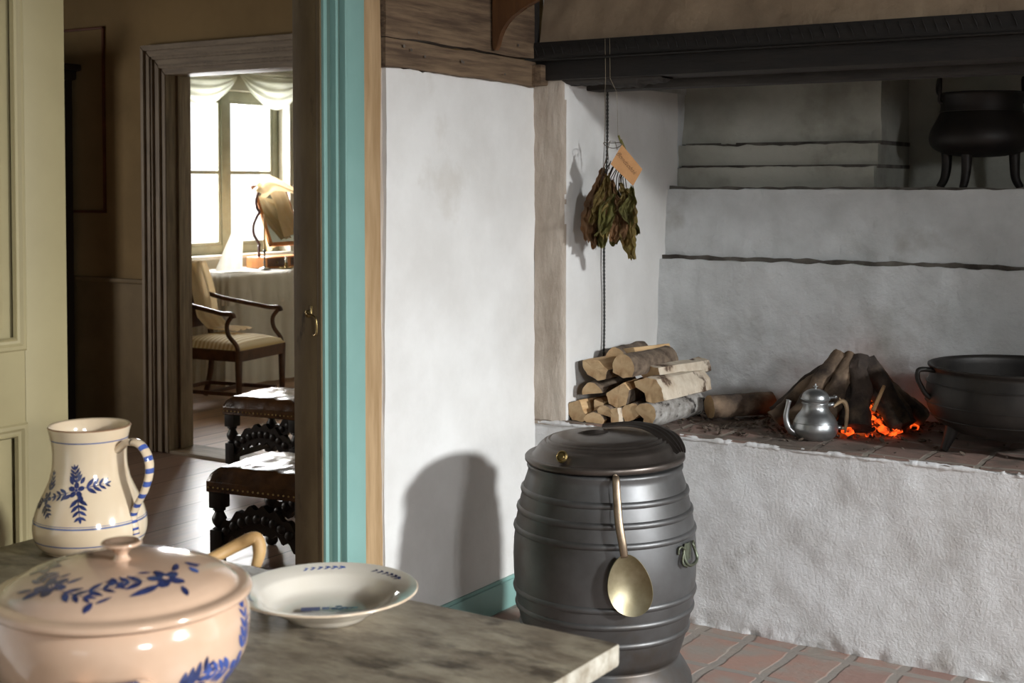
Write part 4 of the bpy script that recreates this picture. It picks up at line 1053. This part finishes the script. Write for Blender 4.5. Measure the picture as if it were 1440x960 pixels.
sprig(bm,S,f1,r1,-.022,.002,172,.050,3,.024,1)
stroke(bm,S,f1,r1,-.034,-.020,.040,.014,205,1); stroke(bm,S,f1,r1,.040,.016,.034,.010,20,1); stroke(bm,S,f1,r1,.050,-.006,.020,.012,60,2); stroke(bm,S,f1,r1,.068,.004,.022,.014,70,1); stroke(bm,S,f1,r1,.004,-.036,.020,.008,80,1); stroke(bm,S,f1,r1,-.02,.028,.024,.008,160,1)
f2,r2=CT-R(52),sr(.112)
flower(bm,S,f2,r2,.023,1,0,rot=5); flower(bm,S,f2,r2,.014,1,1,rot=35)
sprig(bm,S,f2,r2,.02,-.004,-12,.045,3,.020,1); stroke(bm,S,f2,r2,.022,.022,.024,.010,60,1); stroke(bm,S,f2,r2,-.036,-.004,.024,.009,190,1); stroke(bm,S,f2,r2,-.012,.028,.016,.009,90,1); stroke(bm,S,f2,r2,-.028,-.024,.022,.008,220,1); stroke(bm,S,f2,r2,-.01,-.024,.024,.014,240,1)
f3,r3=CT-R(12),sr(.110)
sprig(bm,S,f3,r3,-.03,-.004,14,.055,3,.020,1); stroke(bm,S,f3,r3,.004,-.022,.020,.006,40,1); stroke(bm,S,f3,r3,-.010,-.034,.018,.009,75,1); stroke(bm,S,f3,r3,.01,.020,.022,.007,140,1)
f4=CT+R(74); stroke(bm,S,f4,r1,0,0,.018,.008,120,1)
for k in range(4):
    fk=CT+R(120+k*48); flower(bm,S,fk,r1,.022,1,0); sprig(bm,S,fk,r1,.02,0,0,.04,3,.02,1)
ld=link('lid',bm,[M['glaze_pink'],M['cobalt'],M['cobalt_b']],tu,smooth=50)
bm=nb(); lathe(bm,spline([(.016,.229),(.010,.235),(.0085,.241),(.016,.248),(.026,.253),(.0275,.256),(.024,.258),(.012,.2565),(.0,.2555)],4),40,mis=None)
for f in bm.faces:
    if f.calc_center_median().z>.2572: f.material_index=1
link('knob',bm,[M['glaze_pink'],M['rimbrown']],ld)

# ------------------------------------------------------------------ plate
pa=thing('soup_plate','cream soup plate with blue sprays on its rim near the table edge','plate',(-1.537,1.770,ZT0+.001))
po=[(0,.004),(.06,.004),(.064,0),(.070,.0),(.073,.006),(.098,.018),(.114,.031),(.120,.036),(.150,.0425),(.1575,.0455)]
pi_=[(.1575,.0455),(.158,.0475),(.156,.0490),(.149,.0475),(.122,.0405),(.114,.036),(.100,.020),(.085,.013),(.06,.010),(0,.009)]
bm=nb(); lathe(bm,po,96); lathe(bm,pi_[:3],96,mi=5); lathe(bm,pi_[2:],96)
S,L=surf_of(pi_)
CP=R(-49)
def rp(r):
    for k in range(len(pi_)-1):
        if pi_[k][0]>=r>=pi_[k+1][0]: return L[k]+(pi_[k][0]-r)
def rimspray(a,n,mi):
    for k in range(n):
        stroke(bm,S,a+R(k*5.5),rp(.138),0,0.0,.014*(1-.09*k),.007*(1-.08*k),-25,mi,off=.0008); stroke(bm,S,a+R(k*5.5+1.5),rp(.133),0,0,.010,.004,30,mi,off=.0008)
rimspray(CP+PI-R(12)-R(0),6,2); rimspray(CP+R(112),6,3); rimspray(CP-R(95),5,2); rimspray(CP-R(5),6,2)
for k in range(5):
    pass
# little painted house and trees in the well
def wellquad(u0,u1,v0,v1,mi):
    rx=Vector((math.cos(CP+PI/2),math.sin(CP+PI/2),0)); fy=Vector((-math.cos(CP),-math.sin(CP),0))
    vs_=[bm.verts.new(rx*a+fy*b+ez*.0145) for a,b in ((u0,v0),(u1,v0),(u1,v1),(u0,v1))]; f=bm.faces.new(vs_); f.material_index=mi
wellquad(-.045,-.012,-.018,.002,4); wellquad(-.009,.004,-.014,.0,4); wellquad(-.065,.06,-.026,-.0245,4)
for x_,y_ in ((.012,-.044),(.020,-.034),(.030,-.042),(.022,-.047),(.038,-.046),(.047,-.044)):
    rx=Vector((math.cos(CP+PI/2),math.sin(CP+PI/2),0)); fy=Vector((-math.cos(CP),-math.sin(CP),0)); c_=rx*x_+fy*(y_+.034)+ez*.0146
    r_=.0055
    vs_=[bm.verts.new(c_+rx*r_*math.cos(a)*1.2+fy*r_*math.sin(a)) for a in [2*PI*k/9 for k in range(9)]]; f=bm.faces.new(vs_); f.material_index=3
link('plate_body',bm,[M['glaze_white'],M['rimbrown'],M['cobalt_b'],M['cobalt'],M['inkgrey'],M['rimpale']],pa,smooth=50)

# ------------------------------------------------------------------ wooden ladle behind the tureen
la=thing('wooden_ladle','pale wooden ladle with hooked handle lying behind the tureen','ladle',(-1.86,1.86,ZT0))
bm=nb()
r2_=Vector((math.cos(cu),math.sin(cu),0)); f2_=Vector((-math.sin(cu),math.cos(cu),0))
Q=lambda r,z,f:tuple(r2_*r+f2_*f+ez*z)
P=spline([Q(-.13,.030,-.22),Q(-.08,.032,-.12),Q(-.03,.036,-.02),Q(.010,.052,.01),(Q(.040,.066,.01)),(Q(.052,.062,.01)),(Q(.056,.040,.005)),(Q(.050,.015,0))],6)
n_=len(P); tube(bm,P,[.010+.004*min(1,k/(n_*.5)) if k<n_*.8 else .014-.004*((k/n_-.8)/.2) for k in range(n_)],14,flat=.9); link('handle',bm,M['ladle'],la)
bm=nb(); lathe(bm,spline([(0,.002),(.03,.006),(.045,.022),(.048,.042),(.045,.042),(.041,.024),(.026,.010),(0,.007)],4),36); 
link('bowl',bm,M['ladle'],la,loc=Q(-.155,.0,-.245))

# ------------------------------------------------------------------ middle room
slab('floor.001',(-7.8,.2,-.08),(XS-.0,YI,-.004),M['boards'],'brown floorboards of the middle room with reflected daylight','floor')
slab('trim_10',(-5.72,YI-.01,-.01),(-4.5,YI+.2,.012),M['trim_mid_h'],'worn threshold under the inner doorway','threshold',bev=.004)
OX0,OX1=-5.69,-4.60; OZ=2.10; T=.16
slab('wall_far',(-8.0,YI,0),(OX0-.02,YI+T,2.75),M['wall_mid'],'ochre brown wall left of the inner doorway','wall')
slab('wall_far.001',(OX0-.02,YI,OZ+.02),(OX1+.02,YI+T,2.75),M['wall_mid'],'ochre brown wall above the inner doorway','wall')
slab('wall_far.002',(OX1+.02,YI,0),(XS-.02,YI+T,2.75),M['wall_mid'],'ochre brown wall right of the inner doorway','wall')
slab('wall_far.003',(-7.9,.1,0),(-7.8,2.2,2.75),M['wall_mid'],'ochre brown end wall of the middle room','wall')
slab('wall_far.004',(-7.9,3.4,0),(-7.8,YI,2.75),M['wall_mid'],'ochre brown end wall behind the cupboard','wall')
slab('wall_far.005',(-7.9,2.2,0),(-7.8,3.4,.9),M['wall_mid'],'ochre brown wall below the added middle room window','wall')
slab('wall_far.006',(-7.9,2.2,2.1),(-7.8,3.4,2.75),M['wall_mid'],'ochre brown wall above the added middle room window','wall')
slab('wall_far.007',(-7.9,.1,0),(XS-.1,.2,2.75),M['wall_mid'],'ochre brown near wall of the middle room','wall')
slab('wall_far.008',(XS-.16,4.3,0),(XS-.10,YI,2.75),M['wall_mid'],'ochre brown wall behind the hearth pier','wall')
slab('ceiling.001',(-7.9,.1,2.75),(XS-.1,YI+T,2.85),M['ceil'],'dim ceiling of the middle room','ceiling')
window('added_window','added unseen window that fills the middle room with light',-7.85,2.2,3.4,.9,2.1,1,M['sash'])  # added out of view to brighten the middle room
# architrave with steps, mitred
def architrave(parent,x0,x1,z1,steps,y,m_v,m_h):
    """steps: list of (inner offset, outer offset, projection)"""
    for a,b,h in steps:
        bm=nb()
        # left leg
        for sgn,xx in ((-1,x0),(1,x1)):
            A=[(xx+sgn*a,0),(xx+sgn*b,0),(xx+sgn*b,z1+b),(xx+sgn*a,z1+a)]
            prism(bm,A,lambda u,v,d:(u,y-d,v),0,h,mi=0,bev=.004)
        A=[(x0-a,z1+a),(x0-b,z1+b),(x1+b,z1+b),(x1+a,z1+a)]
        prism(bm,A,lambda u,v,d:(u,y-d,v),0,h,mi=1,bev=.004)
        fix(bm); link('moulding',bm,[m_v,m_h],parent,smooth=30)
ar=thing('trim_11','grey brown moulded frame around the inner doorway','door frame'); ar['kind']=STR
architrave(ar,OX0,OX1,OZ,[(.0,.035,.018),(.035,.05,.030),(.05,.085,.022),(.085,.10,.034),(.10,.135,.040),(.135,.165,.052)],YI,M['trim_mid'],M['trim_mid_h'])
bm=nb(); box(bm,(OX0-.02,YI-.005,0),(OX0,YI+T+.01,OZ),bev=.003); box(bm,(OX1,YI-.005,0),(OX1+.02,YI+T+.01,OZ),bev=.003); box(bm,(OX0,YI-.005,OZ),(OX1,YI+T+.01,OZ+.02),mi=1,bev=.003)
box(bm,(OX0,YI+.06,0),(OX0+.018,YI+.10,OZ),bev=.003)
link('lining',bm,[M['trim_mid'],M['trim_mid_h']],ar)
# dado rail and wall moulding panel
bm=nb(); box(bm,(-7.8,YI-.03,.935),(-5.856,YI,.96),bev=.006); box(bm,(-7.8,YI-.012,0),(-5.856,YI,.935)); tag(link('trim_12',bm,M['dado']),'dado rail and boarding on the ochre wall','dado',kind=STR)
bm=nb(); 
for a,b in (((-6.85,2.385),(-6.20,2.40)),((-6.85,1.33),(-6.20,1.345)),((-6.215,1.33),(-6.20,2.40))): box(bm,(a[0],YI-.014,a[1]),(b[0],YI,b[1]),bev=.003)
tag(link('trim_13',bm,M['red_line']),'thin red brown panel moulding on the ochre wall','wall moulding',kind=STR)
# dark cupboard
cb=thing('dark_cupboard','tall nearly black cupboard with cornice in the dim middle room','cupboard',(-6.86,5.02,0))
bm=nb(); box(bm,(-.42,-.20,.02),(.42,.18,2.10),bev=.004); link('carcass',bm,M['cabinet'],cb)
bm=nb(); box(bm,(-.45,-.23,2.10),(.45,.19,2.15),bev=.01); box(bm,(-.48,-.26,2.15),(.48,.2,2.19),bev=.01); link('cornice',bm,M['cabinet'],cb)
for sx in (-1,1):
    bm=nb(); box(bm,(min(sx*.01,sx*.40),-.215,.10),(max(sx*.01,sx*.40),-.20,2.06),bev=.004); box(bm,(min(sx*.06,sx*.35),-.222,.2),(max(sx*.06,sx*.35),-.214,1.95),bev=.006); dr=link('door',bm,M['cabinet'],cb)
    bm=nb(); bmesh.ops.create_uvsphere(bm,u_segments=12,v_segments=8,radius=.014,matrix=Matrix.Translation((sx*.035,-.228,1.1))); link('knob',bm,M['brass'],dr)

# ------------------------------------------------------------------ upholstered stools
def make_stool(label):
    W,D,H=.47,.42,.40
    s=thing('leather_stool',label,'stool',group='leather topped carved stools in the middle room')
    bm=nb()
    def cush(u,v):
        a=(u-.5)*2; b=(v-.5)*2
        e=max(abs(a),abs(b)); k=1-max(0,e-.82)/.18
        h=.050*math.sqrt(max(0,k)) if e>.82 else .050
        h+=.014*(1-a*a)*(1-b*b)+nz((a*2,b*2,0),2,4)*.004
        return Vector((a*W/2*(1+.01*k),b*D/2*(1+.01*k),H-.062+h))
    grid(bm,cush,40,36)
    rr=[(-W/2,-D/2),(W/2,-D/2),(W/2,D/2),(-W/2,D/2)]
    box(bm,(-W/2-.002,-D/2-.002,H-.105),(W/2+.002,D/2+.002,H-.060),bev=.006)
    fix(bm); seat=link('seat',bm,M['leather'],s,smooth=60)
    bm=nb()
    for k in range(20):
        t=(k+.5)/20
        for p,ax in (((-W/2+W*t,-D/2-.004),'y'),((-W/2+W*t,D/2+.004),'y'),((-W/2-.004,-D/2+D*t),'x'),((W/2+.004,-D/2+D*t),'x')):
            bmesh.ops.create_icosphere(bm,subdivisions=1,radius=.0045,matrix=Matrix.Translation((p[0],p[1],H-.085)))
    nl=link('brass_nails',bm,M['nail'],seat); nl['kind']='stuff'
    for sx in (-1,1):
        for sy in (-1,1):
            bm=nb(); cx_,cy_=sx*(W/2-.035),sy*(D/2-.035)
            box(bm,(cx_-.03,cy_-.03,H-.17),(cx_+.03,cy_+.03,H-.10),bev=.006)
            lathe(bm,spline([(.022,H-.17),(.026,H-.178),(.018,H-.185),(.024,H-.20),(.030,H-.215),(.024,H-.235),(.016,H-.245),(.026,H-.252),(.022,H-.26)],3),20,c=(cx_,cy_,0))
            box(bm,(cx_-.028,cy_-.028,.035),(cx_+.028,cy_+.028,H-.255),bev=.006)
            lathe(bm,[(0,0),(.018,0),(.026,.012),(.026,.025),(.018,.036)],16,c=(cx_,cy_,0))
            link('leg',bm,M['darkoak'],s)
    def carved(x0,x1,y,nm):
        bm=nb(); n=40
        top=[];bot=[]
        for k in range(n+1):
            t=k/n; x=x0+(x1-x0)*t; c=math.sin(PI*t)
            top.append((x,.165+.085*c+.010*math.sin(t*38))); bot.append((x,.085+.070*c+.012*math.cos(t*44)))
        prism(bm,bot+top[::-1],lambda u,v,d:(u,y+d,v),-.014,.014)
        for k in range(9):
            t=(k+.7)/10; x=x0+(x1-x0)*t; z=.125+.078*math.sin(PI*t)
            bmesh.ops.create_icosphere(bm,subdivisions=2,radius=.020,matrix=Matrix.Translation((x,y-.014,z))@Matrix.Diagonal((1,.5,1,1)))
        fix(bm); return link(nm,bm,M['darkoak'],s,smooth=30)
    carved(-W/2+.05,W/2-.05,-D/2+.035,'carved_stretcher'); carved(-W/2+.05,W/2-.05,D/2-.035,'carved_stretcher')
    for sx in (-1,1):
        bm=nb(); x=sx*(W/2-.035)
        box(bm,(x-.014,-D/2+.06,.06),(x+.014,D/2-.06,.095),bev=.006); link('side_stretcher',bm,M['darkoak'],s)
    return s
st1=make_stool('low stool with shiny brown leather top, nearer of the pair, by the brown jamb')
st1.location=(-3.665,3.985,0); st1.rotation_euler=(0,0,R(8))
st2=copy_tree(st1); st2['label']='low leather topped stool farther off, near the threshold of the inner doorway'
st2.location=(-4.865,5.02,0); st2.rotation_euler=(0,0,R(8))
st2.location=(-4.90,5.30,.0)
# ------------------------------------------------------------------ window room
slab('floor.002',(-8.0,YI+.0,-.09),(-4.3,9.6,-.01),M['boards2'],'pale floorboards of the sunlit far room','floor')
XW=-7.66; GX=-7.8
WA,WB=7.14,8.38; WZA,WZB=.94,2.235
slab('wall_back',(-8.0,YI+T,0),(XW,WA,2.75),M['wall_far'],'grey green wall left of the bright window','wall')
slab('wall_back.001',(-8.0,WB,0),(XW,9.6,2.75),M['wall_far'],'grey green wall right of the bright window','wall')
slab('wall_back.002',(-8.0,WA,0),(XW,WB,WZA-.03),M['wall_far'],'grey green panelling below the bright window','wall')
slab('wall_back.003',(-8.0,WA,WZB),(XW,WB,2.75),M['wall_far'],'grey green wall above the bright window','wall')
slab('wall_back.004',(-8.0,9.5,0),(-4.3,9.6,2.75),M['wall_far'],'grey green end wall of the far room','wall')
slab('wall_back.005',(-4.4,YI+T,0),(-4.3,9.6,2.75),M['wall_far'],'grey green right wall of the far room','wall')
slab('ceiling.002',(-8.0,YI+T,2.72),(-4.3,9.6,2.8),M['far_ceil'],'pale ceiling of the far room','ceiling')
slab('trim_14',(-7.80,WA-.03,WZA-.03),(XW+.03,WB+.03,WZA),M['white_p'],'pale window sill of the far room','window sill',bev=.004)
slab('trim_15',(GX+.03,WB-.012,WZA),(XW+.012,WB+.0,WZB),M['white_p'],'white reveal board beside the bright window','window reveal',bev=.003)
slab('trim_16',(XW,WB+.10,0),(XW+.012,WB+.13,2.7),M['sash'],'upright panel moulding beside the bright window','moulding',bev=.003)
window('window_4','bright double casement window at the end of the far room',GX,WA,WB,WZA,WZB,1,M['sash'],fw=.07,bars=.026)
bm=nb(); box(bm,(XW,YI+T,0),(XW+.02,9.5,.13),bev=.004); tag(link('baseboard_back',bm,M['wall_far']),'low grey green skirting of the far room','skirting',kind=STR)
# swag curtain
sw=thing('window_valance','sheer white swagged valance draped over the bright window top','curtain',(XW+.06,7.7,2.2))
def swag(y0,y1,zt,drop,sd):
    bm=nb()
    def f(u,v):
        y=y0+(y1-y0)*u; c=1-(2*u-1)**2
        z=zt-.015-drop*(.10+.90*v)*c+(-.02*v)
        x=.05*c*(1-.5*v)+.012*math.sin(v*PI*7+u*2)*c+.004*math.sin(u*30)
        return Vector((x,y-7.7,z-2.2))
    grid(bm,f,48,42); bmesh.ops.solidify(bm,geom=bm.faces[:],thickness=.0015); link('swag',bm,M['muslin_g'],sw,smooth=70)
swag(6.92,7.72,2.355,.225,1); swag(7.74,8.52,2.39,.26,2)
bm=nb(); tube(bm,[(0.0,-.72,.155),(0.0,1.15,.195)],.012,10); link('curtain_rod',bm,M['white_p'],sw)
# dressing table with cloth
TX0,TX1,TY0,TY1,TZ=-7.55,-7.05,7.10,8.45,.845
dt=thing('dressing_table','small table hidden beneath a floor length white cloth','table',((TX0+TX1)/2,(TY0+TY1)/2,0))
bm=nb(); box(bm,(-.22,-.64,TZ-.03),(.22,.64,TZ-.006),bev=.003); link('tabletop',bm,M['mahog'],dt)
for sx in (-1,1):
    for sy in (-1,1):
        bm=nb(); box(bm,(sx*.19-.02,sy*.6-.02,0),(sx*.19+.02,sy*.6+.02,TZ-.03),bev=.003); link('leg',bm,M['mahog'],dt)
bm=nb()
cxx,cyy=(TX0+TX1)/2,(TY0+TY1)/2
def cloth(u,v):
    a=u*2*PI; hx,hy=.245,.665
    ca,sa_=math.cos(a),math.sin(a); k=1/max(abs(ca),abs(sa_)); n=6
    k=(abs(ca)**n+abs(sa_)**n)**(-1/n)
    ex_,ey_=ca*k,sa_*k
    if v<.3: q=v/.3; return Vector((cxx+ex_*hx*q,cyy+ey_*hy*q,TZ))
    t=(v-.3)/.7; fl_=1+.10*t; w=.020*t**.6*math.sin(a*26+1.5*math.sin(a*5))+.008*t*math.sin(a*57)
    z=TZ-.005-t*(TZ-.03)
    return Vector((cxx+ex_*(hx+.012+w+.03*t),cyy+ey_*(hy+.012+w+.03*t),z))
grid(bm,cloth,300,40,closed_u=True); bmesh.ops.remove_doubles(bm,verts=bm.verts[:],dist=.0004)
tag(link('table_cloth',bm,M['muslin'],smooth=70),'floor length white gathered cloth over the dressing table','cloth')
bm=nb()
def fr(u,v):
    a=u*2*PI; n=6; ca,sa_=math.cos(a),math.sin(a); k=(abs(ca)**n+abs(sa_)**n)**(-1/n)
    w=.014*v*math.sin(a*40)+.004; z=TZ+.004-v*.24
    return Vector((cxx+ca*k*(.268+w),cyy+sa_*k*(.688+w),z))
grid(bm,fr,320,10,closed_u=True)
tag(link('cloth_overlay',bm,M['muslin'],smooth=70),'short frilled white overlay around the top of the draped table','cloth')
# dressing mirror
MX,MY=-7.32,7.86
mr=thing('dressing_mirror','tilted wooden toilet mirror on curved dark posts with a drawer box','mirror',(MX,MY,TZ+.004))
bm=nb(); box(bm,(-.10,-.24,0),(.11,.24,.085),bev=.004); bxo=link('drawer_box',bm,M['yewood'],mr)
for sy in (-1,1):
    bm=nb(); y=sy*.13; box(bm,(.106,y-.10,.012),(.114,y+.10,.074),bev=.003); dw=link('drawer',bm,M['mahog'],mr)
    bm=nb(); bmesh.ops.create_uvsphere(bm,u_segments=10,v_segments=8,radius=.008,matrix=Matrix.Translation((.12,y,.043))); link('drawer_knob',bm,M['brass'],dw)
for sy in (-1,1):
    bm=nb(); y=sy*.205
    P=spline([(0,y,.085),(0,y,.16),(0,y+sy*.0,.19),(0,y+sy*.055,.26),(0,y+sy*.060,.33),(0,y+sy*.02,.40),(0,y-sy*.005,.43),(0,y+sy*.022,.47),(0,y+sy*.028,.53),(0,y-sy*.0,.59),(0,y-sy*.012,.62),(0,y+sy*.01,.64)],5)
    tube(bm,P,.011,10); link('curved_post',bm,M['plumwood'],mr)
tl=Matrix.Translation((.0,0,.40))@Matrix.Rotation(R(-22),4,'Y')
fm=nb()
for a,b in (((-.185,-.25),(-.155,.25)),((.155,-.25),(.185,.25)),((-.185,-.25),(.185,-.22)),((-.185,.22),(.185,.25))): box(fm,(-.010,a[0],a[1]),(.012,b[0],b[1]),bev=.003)
fmo=link('mirror_frame',fm,M['yewood'],mr); fmo.matrix_local=tl
bm=nb(); box(bm,(-.006,-.158,-.225),(.002,.158,.225)); link('mirror_glass',bm,M['mirror'],fmo)
# veil over the mirror
vl=thing('mirror_veil','sheer cream veil tied over the dressing mirror and trailing to the table corner','veil',(MX,MY,TZ))
def sheet(pa_,pb_,nm,m,waves=5,amp=.012,nu=26,nv=44):
    A_=spline(pa_,8);B_=spline(pb_,8); bm=nb(); n=min(len(A_),len(B_))
    def f(u,v):
        i=v*(n-1); k=int(min(n-2,i)); t=i-k
        a=Vector(A_[k]).lerp(Vector(A_[k+1]),t); b=Vector(B_[k]).lerp(Vector(B_[k+1]),t)
        p=a.lerp(b,u); w=math.sin(u*waves*PI+1.2*math.sin(v*4))*amp
        return p+Vector((w,w*.4,w*.2))
    grid(bm,f,nu,nv); bmesh.ops.solidify(bm,geom=bm.faces[:],thickness=.0012); return link(nm,bm,m,vl,smooth=70)
sheet([(.04,-.24,.66),(.05,-.40,.54),(.06,-.56,.30),(.08,-.74,.01)],[(.02,-.22,.62),(.03,-.33,.50),(.05,-.42,.28),(.10,-.50,.01)],'side_drape',M['muslin'])
sheet([(.04,-.28,.64),(.05,-.22,.69),(.05,-.15,.715),(.05,.04,.66),(.05,.30,.56)],[(.07,-.26,.56),(.09,-.20,.55),(.09,-.10,.60),(.08,.10,.575),(.08,.30,.47)],'top_swathe',M['linen'],waves=3,amp=.014)
sheet([(-.09,-.19,.62),(-.09,-.12,.45),(-.06,-.09,.28),(-.04,-.06,.12)],[(-.09,.20,.62),(-.08,.18,.45),(-.06,.16,.30),(-.05,.12,.2)],'back_drape',M['linen'])
sheet([(.03,-.14,.60),(.05,-.10,.50),(.07,-.07,.38),(.10,-.02,.24)],[(.03,.06,.60),(.06,.10,.48),(.09,.12,.36),(.12,.16,.27)],'front_drape',M['linen'])
# candlesticks
cs=thing('candlestick','slim dark candlestick with a tall thin candle before the mirror','candlestick',(-7.135,7.52,TZ+.005))
bm=nb(); lathe(bm,spline([(0,0),(.045,0),(.046,.006),(.030,.014),(.010,.022),(.007,.04),(.010,.055),(.006,.075),(.006,.12),(.011,.135),(.011,.15),(0,.15)],3),28); link('stick',bm,M['silver'],cs)
bm=nb(); tube(bm,[(0,0,.14),(0,0,.42)],[.008,.006],12); link('candle',bm,M['wax'],cs)
c2=thing('chamber_candlestick','low brass candle holder with a white stub right of the tall candle','candlestick',(-7.10,7.72,TZ+.005))
bm=nb(); lathe(bm,spline([(0,0),(.05,.0),(.056,.010),(.052,.010),(.04,.006),(.014,.010),(.012,.04),(.016,.045),(0,.045)],3),28); link('dish',bm,M['brass'],c2)
bm=nb(); tube(bm,[(0,0,.04),(0,0,.09)],.010,12); link('candle_stub',bm,M['white_p'],c2)
# ------------------------------------------------------------------ armchair
# local frame: +x front
ach=thing('armchair','wooden armchair with striped cream seat facing the draped table','armchair',(-6.60,6.66,0),rz=R(10))
hh=.40
F_L=(.23,.275); F_R=(.23,-.275); B_L=(-.36,.23); B_R=(-.36,-.23)
for (x,y) in (F_L,F_R):
    bm=nb(); tube(bm,[(x-.02,y*.94,hh),(x-.02,y*.94,.0)],[.032,.019],4); link('leg',bm,M['mahog'],ach,smooth=20)
for (x,y) in (B_L,B_R):
    bm=nb(); P=spline([(x-.05,y,0),(x,y,.2),(x,y,.45),(x-.05,y,.68),(x-.12,y*.98,.92)],5); tube(bm,P,.019,8,flat=1.1)
    link('back_post',bm,M['mahog'],ach)
bm=nb()
prism(bm,[F_R,F_L,B_L,B_R],lambda u,v,d:(u,v,d),hh-.075,hh,bev=.004); fix(bm); link('seat_rail',bm,M['mahog'],ach,smooth=20)
bm=nb()
def seat(u,v):
    x=-.35+.58*u; w=.215+.06*u; y=(v-.5)*2*w
    a=(u-.5)*2; b=(v-.5)*2; e=max(abs(a),abs(b)); h=.028+.045*(1-a**4)*(1-b**4)
    if e>.98: h=0
    return Vector((x,y,hh-.0+h))
grid(bm,seat,24,24); link('seat',bm,M['stripe'],ach,smooth=60)
bm=nb()
for y in (-.2,.2): box(bm,(-.35,y-.012,.085),(.20,y+.012,.11),bev=.003)
box(bm,(-.08,-.2,.085),(-.055,.2,.11),bev=.003); box(bm,(-.375,-.2,.085),(-.355,.2,.11),bev=.003)
link('stretchers',bm,M['mahog'],ach)
for sy in (-1,1):
    bm=nb(); y=sy*.25
    P=spline([(-.42,sy*.222,.735),(-.25,sy*.235,.695),(0,sy*.262,.655),(.10,sy*.275,.640),(.175,sy*.28,.640),(.19,sy*.28,.615)],5); tube(bm,P,.018,10,flat=.9)
    P=spline([(.175,sy*.278,.63),(.13,sy*.272,.57),(.14,sy*.270,.50),(.20,sy*.265,.43),(.21,sy*.262,.37)],5); tube(bm,P,[.015]*len(P),10)
    link('arm',bm,M['mahog'],ach)
bm=nb()
def backp(u,v):
    y=(u-.5)*.44; z=.5+.40*v; x=-.385-.07*v*v+ .008*math.sin(u*PI)
    return Vector((x,y,z))
grid(bm,backp,16,16); bmesh.ops.solidify(bm,geom=bm.faces[:],thickness=.018); link('backrest',bm,M['mahog'],ach,smooth=50)
# shawl on the chair
shw=thing('linen_shawl','cream shawl draped over the back and seat corner of the armchair','shawl',(-6.60,6.66,0),rz=R(10))
bm=nb()
def shawl(u,v):
    y=-.05+ .30*u+.05*math.sin(v*3); t=v
    P=[(-.51,.70),(-.50,.935),(-.44,.935),(-.37,.75),(-.33,.56),(-.24,.485),(-.06,.485),(.0,.480)]
    i=t*(len(P)-1); k=int(min(len(P)-2,i)); q=i-k
    x=P[k][0]*(1-q)+P[k+1][0]*q; z=P[k][1]*(1-q)+P[k+1][1]*q
    w=.014*math.sin(u*19+v*2); return Vector((x+w+.008,y*(1-.25*v)+.0,z+.010+abs(w)*.8))
grid(bm,shawl,40,50); bmesh.ops.solidify(bm,geom=bm.faces[:],thickness=.002); link('cloth',bm,M['linen'],shw,smooth=70)

# ------------------------------------------------------------------ light
def area(name,loc,rot,sx,sy,p,col,spread=None):
    l=bpy.data.lights.new(name,'AREA'); l.shape='RECTANGLE'; l.size=sx; l.size_y=sy; l.energy=p; l.color=col
    if spread: l.spread=R(spread)
    o=bpy.data.objects.new(name,l); C.objects.link(o); o.location=loc; o.rotation_euler=rot; return o
def aim(loc,to):
    return (Vector(to)-Vector(loc)).to_track_quat('-Z','Y').to_euler()
# daylight outside the small window in the right wall
area('daylight_right',(5.5,2.62,3.2),aim((5.5,2.62,3.2),(-2.6,3.6,1.0)),.62,1.0,1850,(.93,.97,1.0))
area('daylight_right_low',(4.15,-.98,2.2),aim((4.15,-.98,2.2),(-1.6,5.,1.4)),.75,.8,240,(.95,.97,1.))
# added warm fill for the shadows, placed outside the window behind the viewer
area('fill_behind',(-.3,-3.5,1.6),(R(90),0,PI),1.3,1.2,250,(1.,.86,.70))
# sky outside the far window; added fill at the unseen middle-room window
area('daylight_far',(-8.9,7.8,2.1),(0,R(-84),0),2.6,3.2,1100,(1,1,1))
area('fill_middle',(-8.3,2.8,1.7),(0,R(-90),0),1.4,1.4,170,(1.,.95,.88))
fl_=bpy.data.lights.new('fire_glow','POINT'); fl_.energy=.35; fl_.color=(1,.25,.06); fl_.shadow_soft_size=.05
fo=bpy.data.objects.new('fire_glow',fl_); C.objects.link(fo); fo.location=(FX+.03,FY-.06,ZL+.06)

w=bpy.data.worlds.new('World'); sc.world=w; w.use_nodes=True
w.node_tree.nodes['Background'].inputs[0].default_value=(1,1,1,1); w.node_tree.nodes['Background'].inputs[1].default_value=1.6
bm=nb(); box(bm,(-14,-6,-.3),(-8.05,14,-.2)); tag(link('ground',bm,M['outdoor']),'pale ground outside the far window','ground',kind=STR)

# ------------------------------------------------------------------ camera
cam=bpy.data.cameras.new('Camera'); co=bpy.data.objects.new('Camera',cam); C.objects.link(co); sc.camera=co
co.location=(0,0,1.5); co.rotation_euler=(R(88.0),0,R(33.1))
cam.sensor_width=36; cam.lens=1900/1440*36; cam.shift_y=-155.65/1440
cam.clip_start=.05; cam.clip_end=100
cam.dof.use_dof=True; cam.dof.focus_distance=4.3; cam.dof.aperture_fstop=6.3
sc.view_settings.view_transform='Standard'; sc.view_settings.look='None'; sc.view_settings.exposure=0; sc.view_settings.gamma=1
try: sc.view_settings.use_curve_mapping=False
except Exception: pass
sc.cycles.use_denoising=True
sc.cycles.sample_clamp_indirect=4
sc.cycles.max_bounces=10; sc.cycles.diffuse_bounces=6
